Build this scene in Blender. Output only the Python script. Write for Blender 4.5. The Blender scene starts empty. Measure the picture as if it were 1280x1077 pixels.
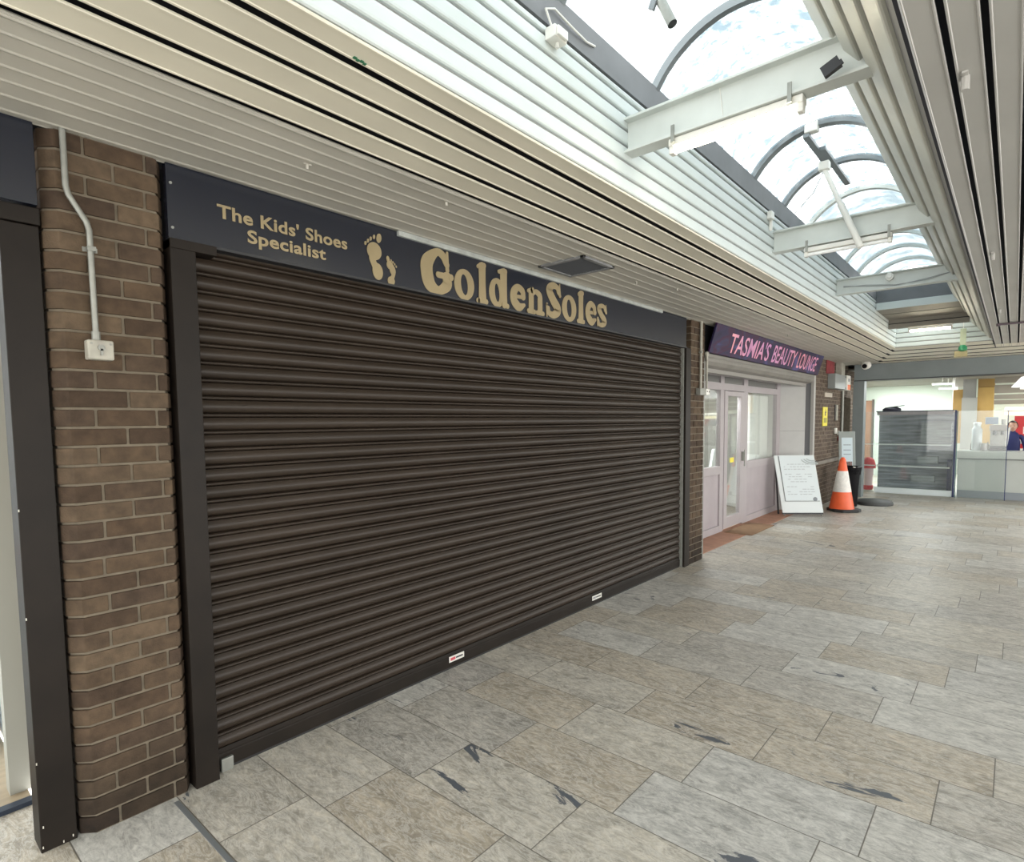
import bpy, bmesh, math, random
from mathutils import Vector, Matrix
random.seed(7)
scn = bpy.context.scene
C = scn.collection

# ---------------------------------------------------------------- camera
def make_camera():
    yaw, pitch, roll = map(math.radians, (40.912, -3.906, -0.596))
    f = Vector((math.cos(pitch)*math.cos(yaw), math.cos(pitch)*math.sin(yaw), math.sin(pitch)))
    r = Vector((math.sin(yaw), -math.cos(yaw), 0)); u = r.cross(f)
    r2 = r*math.cos(roll)+u*math.sin(roll); u2 = u*math.cos(roll)-r*math.sin(roll)
    m = Matrix(((r2.x, u2.x, -f.x, 0), (r2.y, u2.y, -f.y, -2.677), (r2.z, u2.z, -f.z, 1.6), (0, 0, 0, 1)))
    cd = bpy.data.cameras.new('camera'); co = bpy.data.objects.new('camera', cd); C.objects.link(co)
    co.matrix_world = m
    cd.sensor_fit = 'HORIZONTAL'; cd.sensor_width = 36
    cd.lens = 725.68/1280*36
    cd.shift_x = 0; cd.shift_y = (577.05-538.5)/1280
    cd.clip_start = 0.02; cd.clip_end = 200
    scn.camera = co
make_camera()

# ---------------------------------------------------------------- world, exposure
def make_world():
    w = bpy.data.worlds.new('world'); scn.world = w; w.use_nodes = True
    nt = w.node_tree; bg = nt.nodes['Background']
    tc = nt.nodes.new('ShaderNodeTexCoord'); sp = nt.nodes.new('ShaderNodeSeparateXYZ')
    nt.links.new(tc.outputs['Generated'], sp.inputs[0])
    rp = nt.nodes.new('ShaderNodeValToRGB'); nt.links.new(sp.outputs['Z'], rp.inputs[0])
    e = rp.color_ramp.elements
    e[0].position = 0.0; e[0].color = (1.0, 0.97, 0.92, 1)
    e[1].position = 0.55; e[1].color = (0.41, 0.45, 0.47, 1)
    q = e.new(0.22); q.color = (1.0, 1.0, 0.98, 1)
    nt.links.new(rp.outputs[0], bg.inputs['Color']); bg.inputs['Strength'].default_value = 1.55
make_world()
scn.view_settings.view_transform = 'Standard'; scn.view_settings.look = 'None'
scn.view_settings.exposure = 1.75; scn.view_settings.gamma = 1; scn.view_settings.use_curve_mapping = False

# ---------------------------------------------------------------- materials
MATS = {}
def mat(name, col, rough=0.5, metal=0.0, var=0.0, scale=8.0, bump=0.0, bscale=60.0, emit=None, estr=0.0, spec=0.5, stretch=(1, 1, 1), coat=0.0):
    if name in MATS: return MATS[name]
    m = bpy.data.materials.new(name); m.use_nodes = True; nt = m.node_tree
    b = nt.nodes['Principled BSDF']
    b.inputs['Base Color'].default_value = (*col, 1); b.inputs['Roughness'].default_value = rough
    b.inputs['Metallic'].default_value = metal; b.inputs['Specular IOR Level'].default_value = spec
    b.inputs['Coat Weight'].default_value = coat
    if var or bump:
        tc = nt.nodes.new('ShaderNodeTexCoord'); mp = nt.nodes.new('ShaderNodeMapping')
        mp.inputs['Scale'].default_value = stretch
        nt.links.new(tc.outputs['Object'], mp.inputs[0])
    if var:
        n = nt.nodes.new('ShaderNodeTexNoise'); n.inputs['Scale'].default_value = scale; n.inputs['Detail'].default_value = 6
        nt.links.new(mp.outputs[0], n.inputs['Vector'])
        r = nt.nodes.new('ShaderNodeMapRange'); r.inputs['From Min'].default_value = .3; r.inputs['From Max'].default_value = .7
        r.inputs['To Min'].default_value = 1-var; r.inputs['To Max'].default_value = 1+var
        nt.links.new(n.outputs['Fac'], r.inputs['Value'])
        mx = nt.nodes.new('ShaderNodeVectorMath'); mx.operation = 'SCALE'; mx.inputs[0].default_value = col
        nt.links.new(r.outputs[0], mx.inputs['Scale']); nt.links.new(mx.outputs[0], b.inputs['Base Color'])
    if bump:
        n2 = nt.nodes.new('ShaderNodeTexNoise'); n2.inputs['Scale'].default_value = bscale; n2.inputs['Detail'].default_value = 4
        nt.links.new(mp.outputs[0], n2.inputs['Vector'])
        bp = nt.nodes.new('ShaderNodeBump'); bp.inputs['Strength'].default_value = bump; bp.inputs['Distance'].default_value = .01
        nt.links.new(n2.outputs['Fac'], bp.inputs['Height']); nt.links.new(bp.outputs[0], b.inputs['Normal'])
    if emit:
        b.inputs['Emission Color'].default_value = (*emit, 1); b.inputs['Emission Strength'].default_value = estr
    MATS[name] = m
    return m

def nd(nt, typ, **kw):
    n = nt.nodes.new(typ)
    for k, v in kw.items():
        if k.startswith('i_'): n.inputs[k[2:].replace('_', ' ')].default_value = v
        else: setattr(n, k, v)
    return n

def mth(nt, op, a, b=None, c=None):
    n = nt.nodes.new('ShaderNodeMath'); n.operation = op
    for i, v in enumerate((a, b, c)):
        if v is None: continue
        if hasattr(v, 'is_output') or hasattr(v, 'links'): nt.links.new(v, n.inputs[i])
        else: n.inputs[i].default_value = v
    return n.outputs[0]

def floor_material():
    m = bpy.data.materials.new('slate_effect_tile'); m.use_nodes = True; nt = m.node_tree; L = nt.links
    b = nt.nodes['Principled BSDF']
    tc = nd(nt, 'ShaderNodeTexCoord'); sp = nd(nt, 'ShaderNodeSeparateXYZ'); L.new(tc.outputs['Object'], sp.inputs[0])
    X, Y = sp.outputs['X'], sp.outputs['Y']
    u = mth(nt, 'DIVIDE', mth(nt, 'SUBTRACT', X, 1.604), 0.372)
    k = mth(nt, 'FLOOR', u); fu = mth(nt, 'FRACT', u)
    cl = mth(nt, 'MINIMUM', mth(nt, 'MAXIMUM', mth(nt, 'SUBTRACT', k, 2.0), 0.0), 3.0)
    off = mth(nt, 'ADD', mth(nt, 'ADD', mth(nt, 'MULTIPLY', k, 0.127), mth(nt, 'MULTIPLY', cl, 0.055)), 0.677)
    v = mth(nt, 'DIVIDE', mth(nt, 'ADD', Y, off), 0.684)
    kv = mth(nt, 'FLOOR', v); fv = mth(nt, 'FRACT', v)
    # grout
    du = mth(nt, 'MULTIPLY', mth(nt, 'MINIMUM', fu, mth(nt, 'SUBTRACT', 1.0, fu)), 0.372)
    dv = mth(nt, 'MULTIPLY', mth(nt, 'MINIMUM', fv, mth(nt, 'SUBTRACT', 1.0, fv)), 0.684)
    d = mth(nt, 'MINIMUM', du, dv)
    gm = nd(nt, 'ShaderNodeMapRange'); gm.inputs['From Min'].default_value = 0.0015; gm.inputs['From Max'].default_value = 0.003
    L.new(d, gm.inputs['Value'])
    # random values per tile
    cid = nd(nt, 'ShaderNodeCombineXYZ'); L.new(k, cid.inputs[0]); L.new(kv, cid.inputs[1])
    wn = nd(nt, 'ShaderNodeTexWhiteNoise', noise_dimensions='3D'); L.new(cid.outputs[0], wn.inputs['Vector'])
    ws = nd(nt, 'ShaderNodeSeparateXYZ'); L.new(wn.outputs['Color'], ws.inputs[0])
    # texture space shifted per tile
    sh = nd(nt, 'ShaderNodeVectorMath', operation='SCALE'); L.new(wn.outputs['Color'], sh.inputs[0]); sh.inputs['Scale'].default_value = 40
    ad = nd(nt, 'ShaderNodeVectorMath', operation='ADD'); L.new(tc.outputs['Object'], ad.inputs[0]); L.new(sh.outputs[0], ad.inputs[1])
    mp = nd(nt, 'ShaderNodeMapping'); mp.inputs['Scale'].default_value = (1.0, 0.5, 1.0); L.new(ad.outputs[0], mp.inputs[0])
    ms = nd(nt, 'ShaderNodeMapping'); ms.inputs['Scale'].default_value = (1.0, 0.32, 1.0); L.new(ad.outputs[0], ms.inputs[0])
    n1 = nd(nt, 'ShaderNodeTexNoise'); n1.inputs['Scale'].default_value = 7; n1.inputs['Detail'].default_value = 9; n1.inputs['Roughness'].default_value = .68; n1.inputs['Distortion'].default_value = 1.2
    L.new(mp.outputs[0], n1.inputs['Vector'])
    n2 = nd(nt, 'ShaderNodeTexNoise'); n2.inputs['Scale'].default_value = 34; n2.inputs['Detail'].default_value = 8; n2.inputs['Roughness'].default_value = .75; n2.inputs['Distortion'].default_value = .6
    L.new(mp.outputs[0], n2.inputs['Vector'])
    n3 = nd(nt, 'ShaderNodeTexNoise'); n3.inputs['Scale'].default_value = 5.5; n3.inputs['Detail'].default_value = 7; n3.inputs['Roughness'].default_value = .62; n3.inputs['Distortion'].default_value = 1.6
    L.new(ms.outputs[0], n3.inputs['Vector'])
    # per tile base: ochre-grey <-> blue-grey
    base = nd(nt, 'ShaderNodeValToRGB'); L.new(ws.outputs['X'], base.inputs[0])
    base.color_ramp.interpolation = 'CONSTANT'
    e = base.color_ramp.elements; e[0].position = 0; e[0].color = (0.43, 0.375, 0.295, 1); e[1].position = .25; e[1].color = (0.485, 0.445, 0.375, 1)
    for p, c in ((.45, (0.42, 0.39, 0.34)), (.62, (0.53, 0.51, 0.465)), (.80, (0.49, 0.475, 0.44)), (.92, (0.39, 0.365, 0.325))):
        q = e.new(p); q.color = (*c, 1)
    # mottling
    r1 = nd(nt, 'ShaderNodeMapRange'); L.new(n1.outputs['Fac'], r1.inputs['Value'])
    r1.inputs['From Min'].default_value = .32; r1.inputs['From Max'].default_value = .68; r1.inputs['To Min'].default_value = .70; r1.inputs['To Max'].default_value = 1.26
    r2 = nd(nt, 'ShaderNodeMapRange'); L.new(n2.outputs['Fac'], r2.inputs['Value'])
    r2.inputs['From Min'].default_value = .32; r2.inputs['From Max'].default_value = .68; r2.inputs['To Min'].default_value = .64; r2.inputs['To Max'].default_value = 1.30
    mul = mth(nt, 'MULTIPLY', r1.outputs[0], r2.outputs[0])
    c1 = nd(nt, 'ShaderNodeVectorMath', operation='SCALE'); L.new(base.outputs[0], c1.inputs[0]); L.new(mul, c1.inputs['Scale'])
    n4 = nd(nt, 'ShaderNodeTexNoise'); n4.inputs['Scale'].default_value = 16; n4.inputs['Detail'].default_value = 10; n4.inputs['Roughness'].default_value = .72; n4.inputs['Distortion'].default_value = 2.2
    L.new(ms.outputs[0], n4.inputs['Vector'])
    rv = nd(nt, 'ShaderNodeMapRange'); L.new(mth(nt, 'ABSOLUTE', mth(nt, 'SUBTRACT', n4.outputs['Fac'], .5)), rv.inputs['Value'])
    rv.inputs['From Min'].default_value = 0.0; rv.inputs['From Max'].default_value = .045; rv.inputs['To Min'].default_value = .95; rv.inputs['To Max'].default_value = 0
    vein = mth(nt, 'MULTIPLY', rv.outputs[0], mth(nt, 'MULTIPLY', r2.outputs[0], .62))
    mixv = nd(nt, 'ShaderNodeMix', data_type='RGBA'); L.new(vein, mixv.inputs['Factor']); L.new(c1.outputs[0], mixv.inputs['A']); mixv.inputs['B'].default_value = (.70, .675, .62, 1)
    rk = nd(nt, 'ShaderNodeMapRange'); L.new(n4.outputs['Fac'], rk.inputs['Value']); rk.inputs['From Min'].default_value = .57; rk.inputs['From Max'].default_value = .68; rk.inputs['To Max'].default_value = .65
    mixk = nd(nt, 'ShaderNodeMix', data_type='RGBA'); L.new(rk.outputs[0], mixk.inputs['Factor']); L.new(mixv.outputs['Result'], mixk.inputs['A']); mixk.inputs['B'].default_value = (.20, .185, .16, 1)
    # slate blue patches: only on some tiles
    th = nd(nt, 'ShaderNodeMapRange'); L.new(ws.outputs['Y'], th.inputs['Value'])
    th.inputs['To Min'].default_value = 0.625; th.inputs['To Max'].default_value = 0.80
    pm = mth(nt, 'SUBTRACT', n3.outputs['Fac'], th.outputs[0])
    pr = nd(nt, 'ShaderNodeMapRange'); L.new(pm, pr.inputs['Value']); pr.inputs['From Min'].default_value = -.005; pr.inputs['From Max'].default_value = .015
    mixp = nd(nt, 'ShaderNodeMix', data_type='RGBA'); L.new(pr.outputs[0], mixp.inputs['Factor']); L.new(mixk.outputs['Result'], mixp.inputs['A'])
    mixp.inputs['B'].default_value = (0.105, 0.115, 0.13, 1)
    mixg = nd(nt, 'ShaderNodeMix', data_type='RGBA'); L.new(gm.outputs[0], mixg.inputs['Factor']); mixg.inputs['A'].default_value = (0.16, 0.145, 0.12, 1)
    L.new(mixp.outputs['Result'], mixg.inputs['B'])
    L.new(mixg.outputs['Result'], b.inputs['Base Color'])
    rr = nd(nt, 'ShaderNodeMapRange'); L.new(n2.outputs['Fac'], rr.inputs['Value']); rr.inputs['To Min'].default_value = .32; rr.inputs['To Max'].default_value = .55
    L.new(rr.outputs[0], b.inputs['Roughness']); b.inputs['Specular IOR Level'].default_value = .5
    hh = mth(nt, 'ADD', mth(nt, 'MULTIPLY', gm.outputs[0], 0.5), mth(nt, 'ADD', mth(nt, 'MULTIPLY', n2.outputs['Fac'], .25), mth(nt, 'MULTIPLY', n1.outputs['Fac'], .5)))
    bp = nd(nt, 'ShaderNodeBump'); bp.inputs['Strength'].default_value = .35; bp.inputs['Distance'].default_value = .006
    L.new(hh, bp.inputs['Height']); L.new(bp.outputs[0], b.inputs['Normal'])
    return m

def brick_material(name, cols, soot=True):
    m = bpy.data.materials.new(name); m.use_nodes = True; nt = m.node_tree; L = nt.links
    b = nt.nodes['Principled BSDF']; b.inputs['Roughness'].default_value = .8; b.inputs['Specular IOR Level'].default_value = .25
    ge = nd(nt, 'ShaderNodeNewGeometry'); rp = nd(nt, 'ShaderNodeValToRGB'); L.new(ge.outputs['Random Per Island'], rp.inputs[0])
    e = rp.color_ramp.elements; e[0].color = (*cols[0], 1); e[1].color = (*cols[-1], 1)
    for i, c in enumerate(cols[1:-1]): q = e.new((i+1)/(len(cols)-1)); q.color = (*c, 1)
    tc = nd(nt, 'ShaderNodeTexCoord')
    n = nd(nt, 'ShaderNodeTexNoise'); n.inputs['Scale'].default_value = 22; n.inputs['Detail'].default_value = 8; L.new(tc.outputs['Object'], n.inputs['Vector'])
    r = nd(nt, 'ShaderNodeMapRange'); L.new(n.outputs['Fac'], r.inputs['Value']); r.inputs['From Min'].default_value = .3; r.inputs['From Max'].default_value = .7
    r.inputs['To Min'].default_value = .72; r.inputs['To Max'].default_value = 1.25
    s = nd(nt, 'ShaderNodeVectorMath', operation='SCALE'); L.new(rp.outputs[0], s.inputs[0])
    f = r.outputs[0]
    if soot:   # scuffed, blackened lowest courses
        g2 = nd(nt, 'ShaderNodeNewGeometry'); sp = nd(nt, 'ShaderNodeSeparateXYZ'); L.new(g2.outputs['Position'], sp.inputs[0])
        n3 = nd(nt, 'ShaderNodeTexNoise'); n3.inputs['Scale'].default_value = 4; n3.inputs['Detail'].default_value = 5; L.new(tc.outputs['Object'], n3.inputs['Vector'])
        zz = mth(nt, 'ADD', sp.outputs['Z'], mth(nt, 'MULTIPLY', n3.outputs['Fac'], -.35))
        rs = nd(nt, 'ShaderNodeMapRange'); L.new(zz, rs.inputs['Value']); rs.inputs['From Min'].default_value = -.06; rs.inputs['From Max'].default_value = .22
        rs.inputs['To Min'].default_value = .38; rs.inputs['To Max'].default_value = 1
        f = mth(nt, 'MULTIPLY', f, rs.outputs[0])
    L.new(f, s.inputs['Scale']); L.new(s.outputs[0], b.inputs['Base Color'])
    n2 = nd(nt, 'ShaderNodeTexNoise'); n2.inputs['Scale'].default_value = 140; n2.inputs['Detail'].default_value = 5; L.new(tc.outputs['Object'], n2.inputs['Vector'])
    bp = nd(nt, 'ShaderNodeBump'); bp.inputs['Strength'].default_value = .5; bp.inputs['Distance'].default_value = .004
    L.new(n2.outputs['Fac'], bp.inputs['Height']); L.new(bp.outputs[0], b.inputs['Normal'])
    return m

def glass_material(name, tint=(.93, .97, .96), dirt=0.0, dirtcol=(.75, .82, .86), gloss=0.08, scale=9.0, base=0.0, lo=.48, hi=.62):
    m = bpy.data.materials.new(name); m.use_nodes = True; nt = m.node_tree; L = nt.links
    nt.nodes.remove(nt.nodes['Principled BSDF']); out = nt.nodes['Material Output']
    tr = nd(nt, 'ShaderNodeBsdfTransparent'); tr.inputs[0].default_value = (*tint, 1)
    gl = nd(nt, 'ShaderNodeBsdfGlossy'); gl.inputs['Roughness'].default_value = .03; gl.inputs[0].default_value = (1, 1, 1, 1)
    ge = nd(nt, 'ShaderNodeNewGeometry'); dt_ = nd(nt, 'ShaderNodeVectorMath', operation='DOT_PRODUCT')
    L.new(ge.outputs['Incoming'], dt_.inputs[0]); L.new(ge.outputs['Normal'], dt_.inputs[1])
    om = mth(nt, 'SUBTRACT', 1.0, mth(nt, 'ABSOLUTE', dt_.outputs['Value']))
    fz = mth(nt, 'ADD', mth(nt, 'MULTIPLY', mth(nt, 'POWER', om, 5.0), .9), .04)   # same reflectance from either face of the pane
    mx = nd(nt, 'ShaderNodeMixShader')
    L.new(mth(nt, 'MULTIPLY', fz, gloss*10), mx.inputs[0]); L.new(tr.outputs[0], mx.inputs[1]); L.new(gl.outputs[0], mx.inputs[2])
    last = mx.outputs[0]
    if dirt or base:
        tc = nd(nt, 'ShaderNodeTexCoord'); mp = nd(nt, 'ShaderNodeMapping'); mp.inputs['Scale'].default_value = (1, .8, 1)
        L.new(tc.outputs['Object'], mp.inputs[0])
        n = nd(nt, 'ShaderNodeTexNoise'); n.inputs['Scale'].default_value = scale; n.inputs['Detail'].default_value = 8; n.inputs['Roughness'].default_value = .7
        L.new(mp.outputs[0], n.inputs['Vector'])
        r = nd(nt, 'ShaderNodeMapRange'); L.new(n.outputs['Fac'], r.inputs['Value']); r.inputs['From Min'].default_value = lo; r.inputs['From Max'].default_value = hi
        r.inputs['To Min'].default_value = base; r.inputs['To Max'].default_value = max(base, dirt)
        df = nd(nt, 'ShaderNodeBsdfDiffuse'); df.inputs[0].default_value = (*dirtcol, 1)
        tl = nd(nt, 'ShaderNodeBsdfTranslucent'); tl.inputs[0].default_value = (*dirtcol, 1)
        m2 = nd(nt, 'ShaderNodeMixShader'); m2.inputs[0].default_value = .5; L.new(df.outputs[0], m2.inputs[1]); L.new(tl.outputs[0], m2.inputs[2])
        m3 = nd(nt, 'ShaderNodeMixShader'); L.new(r.outputs[0], m3.inputs[0]); L.new(last, m3.inputs[1]); L.new(m2.outputs[0], m3.inputs[2])
        last = m3.outputs[0]
    L.new(last, out.inputs['Surface'])
    return m

M_floor = floor_material()
M_brick = brick_material('brown_brick', [(.048, .031, .020), (.072, .047, .029), (.085, .058, .036), (.056, .037, .025), (.108, .076, .048)])
M_brick2 = brick_material('far_brown_brick', [(.075, .055, .04), (.11, .08, .058), (.085, .06, .045), (.135, .10, .075)], soot=False)
M_mortar = mat('mortar', (.15, .125, .09), .9, var=.2, scale=20)
M_mortar_far = mat('pale_mortar', (.20, .17, .13), .9, var=.2, scale=20)
M_brown = mat('brown_painted_metal', (.0125, .0092, .0068), .5, var=.25, scale=5, bump=.05, spec=.2)
M_shut = mat('brown_shutter_enamel', (.030, .0215, .0155), .42, spec=.28, var=.2, scale=3, stretch=(.4, 1, 3))
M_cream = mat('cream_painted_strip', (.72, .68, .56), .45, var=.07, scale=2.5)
M_narrow = mat('beige_painted_board', (.47, .45, .395), .55, var=.08, scale=3)
M_white = mat('white_painted_board', (.585, .635, .62), .5, var=.05, scale=3)
M_greyrec = mat('groove_shade_grey', (.30, .30, .29), .7)  # shading in the board steps, put into a darker backing colour
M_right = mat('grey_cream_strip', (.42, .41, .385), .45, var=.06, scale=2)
M_black = mat('black_void', (.008, .009, .014), .8)
M_kerb = mat('grey_kerb_paint', (.16, .165, .172), .6, var=.1, scale=6)
M_beam = mat('offwhite_steel_paint', (.57, .60, .57), .45, var=.06, scale=6)
M_alum = mat('grey_aluminium', (.19, .21, .22), .4, metal=.2)
M_galv = mat('galvanised_steel', (.27, .275, .25), .5, metal=.5, var=.12, scale=25)
M_plastic = mat('white_plastic', (.74, .73, .68), .4)
M_plastic_d = mat('dirty_white_plastic', (.37, .355, .30), .5, var=.15, scale=20)
M_navy = mat('navy_gloss_sign', (.006, .0085, .017), .27, spec=.75)
M_gold = mat('satin_gold_vinyl', (.33, .265, .15), .4, metal=.3, var=.06, scale=6)
M_batten = mat('grey_green_batten', (.34, .36, .34), .6, var=.2, scale=14)
M_dark = mat('dark_metal', (.02, .021, .024), .5)
M_steelgrey = mat('grey_green_steel_paint', (.195, .225, .232), .5, var=.06, scale=4)
M_lilac = mat('pale_lilac_frame_paint', (.37, .335, .345), .45, var=.05, scale=4)
M_lilacpanel = mat('pale_lilac_panel', (.36, .32, .335), .5, var=.06, scale=4)
M_wboard = mat('white_board', (.46, .46, .45), .6, var=.04, scale=5)
M_rubber = mat('black_rubber', (.018, .018, .019), .6)
M_glassdoor = glass_material('shopfront_glass', (.94, .96, .95), gloss=.10)
M_glassgreen = glass_material('counter_screen_glass', (.955, .975, .97), base=.06, dirt=.06, dirtcol=(.55, .6, .6), gloss=.08)
M_tube = mat('lit_tube', (1, 1, .95), .4, emit=(1, .90, .66), estr=11)
M_tubefar = mat('lit_strip_tube', (1, 1, 1), .4, emit=(.95, 1, 1), estr=1.2)
M_tubeoff = mat('unlit_tube', (.86, .87, .86), .25)
M_orange = mat('orange_cone_plastic', (.78, .115, .03), .42, var=.06, scale=12)
M_reflective = mat('white_reflective_sleeve', (.74, .72, .68), .5, var=.08, scale=25)
M_bag = mat('black_bin_plastic', (.006, .006, .007), .4, spec=.08)
M_red = mat('red_plastic', (.55, .015, .03), .35)
M_yellow = mat('yellow_sticker', (.78, .68, .05), .5)
M_orangel = mat('orange_sticker', (.75, .16, .03), .5)
M_terracotta = mat('terracotta_tile', (.45, .235, .15), .6, var=.15, scale=10)
M_mat = mat('brown_cardboard_mat', (.26, .155, .085), .85, var=.12, scale=10)
M_ochre = mat('ochre_panel', (.46, .28, .085), .6, var=.08, scale=4)
M_pale = mat('pale_wall_paint', (.60, .665, .60), .7)
M_counter = mat('grey_laminate', (.50, .53, .50), .4, var=.03, scale=4)
M_counterd = mat('grey_laminate_dark', (.40, .43, .41), .4)
M_slats = mat('brown_slat_ceiling', (.20, .185, .155), .6, var=.12, scale=3)
M_concrete = mat('grey_column_paint', (.30, .30, .29), .7, var=.06, scale=5)

# ---------------------------------------------------------------- mesh helpers
class MB:
    def __init__(s): s.v = []; s.f = []
    def poly(s, pts):
        i = len(s.v); s.v += [tuple(p) for p in pts]; s.f.append(tuple(range(i, i+len(pts)))); return s
    def box(s, x0, x1, y0, y1, z0, z1):
        i = len(s.v)
        s.v += [(x0, y0, z0), (x1, y0, z0), (x1, y1, z0), (x0, y1, z0), (x0, y0, z1), (x1, y0, z1), (x1, y1, z1), (x0, y1, z1)]
        for q in ((0, 3, 2, 1), (4, 5, 6, 7), (0, 1, 5, 4), (1, 2, 6, 5), (2, 3, 7, 6), (3, 0, 4, 7)): s.f.append(tuple(i+k for k in q))
        return s
    def obox(s, c, ax, ay, az):   # oriented box: centre and three half-axes
        c, ax, ay, az = map(Vector, (c, ax, ay, az)); i = len(s.v)
        for k in ((-1, -1, -1), (1, -1, -1), (1, 1, -1), (-1, 1, -1), (-1, -1, 1), (1, -1, 1), (1, 1, 1), (-1, 1, 1)):
            s.v.append(tuple(c+ax*k[0]+ay*k[1]+az*k[2]))
        for q in ((0, 3, 2, 1), (4, 5, 6, 7), (0, 1, 5, 4), (1, 2, 6, 5), (2, 3, 7, 6), (3, 0, 4, 7)): s.f.append(tuple(i+k for k in q))
        return s
    def prism(s, pts, axis, a, b):   # closed 2D polygon pushed along an axis
        i = len(s.v); n = len(pts)
        def P(p, t): return {'x': (t, p[0], p[1]), 'y': (p[0], t, p[1]), 'z': (p[0], p[1], t)}[axis]
        s.v += [P(p, a) for p in pts]+[P(p, b) for p in pts]
        s.f.append(tuple(i+k for k in reversed(range(n)))); s.f.append(tuple(i+n+k for k in range(n)))
        for k in range(n): s.f.append((i+k, i+(k+1) % n, i+n+(k+1) % n, i+n+k))
        return s
    def sheet(s, pts, axis, a, b):   # open 2D polyline pushed along an axis
        i = len(s.v); n = len(pts)
        def P(p, t): return {'x': (t, p[0], p[1]), 'y': (p[0], t, p[1]), 'z': (p[0], p[1], t)}[axis]
        s.v += [P(p, a) for p in pts]+[P(p, b) for p in pts]
        for k in range(n-1): s.f.append((i+k, i+k+1, i+n+k+1, i+n+k))
        return s
    def tube(s, pts, r, seg=10, cap=True):
        pts = [Vector(p) for p in pts]; i0 = len(s.v); up = None
        for k, p in enumerate(pts):
            t = ((pts[k+1]-p) if k == 0 else (p-pts[k-1]) if k == len(pts)-1 else ((pts[k+1]-p).normalized()+(p-pts[k-1]).normalized())).normalized()
            if up is None:
                up = Vector((0, 0, 1)) if abs(t.z) < .9 else Vector((1, 0, 0))
            a = t.cross(up).normalized(); bb = a.cross(t).normalized(); up = bb
            rr = r[k] if isinstance(r, (list, tuple)) else r
            for j in range(seg):
                w = 2*math.pi*j/seg; s.v.append(tuple(p+a*math.cos(w)*rr+bb*math.sin(w)*rr))
        for k in range(len(pts)-1):
            for j in range(seg):
                s.f.append((i0+k*seg+j, i0+k*seg+(j+1) % seg, i0+(k+1)*seg+(j+1) % seg, i0+(k+1)*seg+j))
        if cap:
            s.f.append(tuple(i0+j for j in reversed(range(seg)))); e = i0+(len(pts)-1)*seg; s.f.append(tuple(e+j for j in range(seg)))
        return s
    def lathe(s, prof, c=(0, 0), seg=32):   # profile of (r, z)
        i0 = len(s.v); n = len(prof)
        for r, z in prof:
            for j in range(seg):
                w = 2*math.pi*j/seg; s.v.append((c[0]+r*math.cos(w), c[1]+r*math.sin(w), z))
        for k in range(n-1):
            for j in range(seg):
                s.f.append((i0+k*seg+j, i0+k*seg+(j+1) % seg, i0+(k+1)*seg+(j+1) % seg, i0+(k+1)*seg+j))
        s.f.append(tuple(i0+j for j in reversed(range(seg)))); e = i0+(n-1)*seg; s.f.append(tuple(e+j for j in range(seg)))
        return s
    def disc(s, c, n, r, t, seg=24, sx=1.0):   # short cylinder, centre c, axis n
        n = Vector(n).normalized(); c = Vector(c)
        return s.tube([c-n*t/2, c+n*t/2], r, seg)
    def xform(s, M):
        s.v = [tuple(M @ Vector(p)) for p in s.v]; return s
    def build(s, name, m, parent=None, bevel=0.0, smooth=False, bseg=2, origin=None):
        if parent is not None: o = world_loc(parent)
        elif origin is not None: o = Vector(origin)
        else:
            xs = list(zip(*s.v)); o = Vector(((min(xs[0])+max(xs[0]))/2, (min(xs[1])+max(xs[1]))/2, min(xs[2])))
        me = bpy.data.meshes.new(name); me.from_pydata([tuple(Vector(p)-o) for p in s.v], [], s.f); me.update()
        bm = bmesh.new(); bm.from_mesh(me); bmesh.ops.recalc_face_normals(bm, faces=bm.faces); bm.to_mesh(me); bm.free()
        ob = bpy.data.objects.new(name, me); C.objects.link(ob)
        me.materials.append(m)
        if parent is not None:
            ob.parent = parent
            if parent.parent is not None or parent.type == 'MESH': ob.location = o-world_loc(parent)
        else: ob.location = o
        if smooth:
            for p in me.polygons: p.use_smooth = True
            sm = ob.modifiers.new('edges', 'EDGE_SPLIT'); sm.split_angle = math.radians(40)
        if bevel:
            bv = ob.modifiers.new('bevel', 'BEVEL'); bv.width = bevel; bv.segments = bseg; bv.limit_method = 'ANGLE'; bv.angle_limit = math.radians(40)
        return ob

def world_loc(o):
    l = Vector(o.location); p = o.parent
    while p is not None: l = l+Vector(p.location); p = p.parent
    return l

def tag(o, label=None, cat=None, group=None, kind=None):
    if label: o['label'] = label
    if cat: o['category'] = cat
    if group: o['group'] = group
    if kind: o['kind'] = kind
    return o
def thing(name, label, cat, loc, group=None):
    o = bpy.data.objects.new(name, None); C.objects.link(o); o.location = loc; o.empty_display_size = .1
    return tag(o, label, cat, group)
def struct(o, label=None, cat=None):
    o['kind'] = 'structure'
    if label: o['label'] = label
    if cat: o['category'] = cat
    return o

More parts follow.
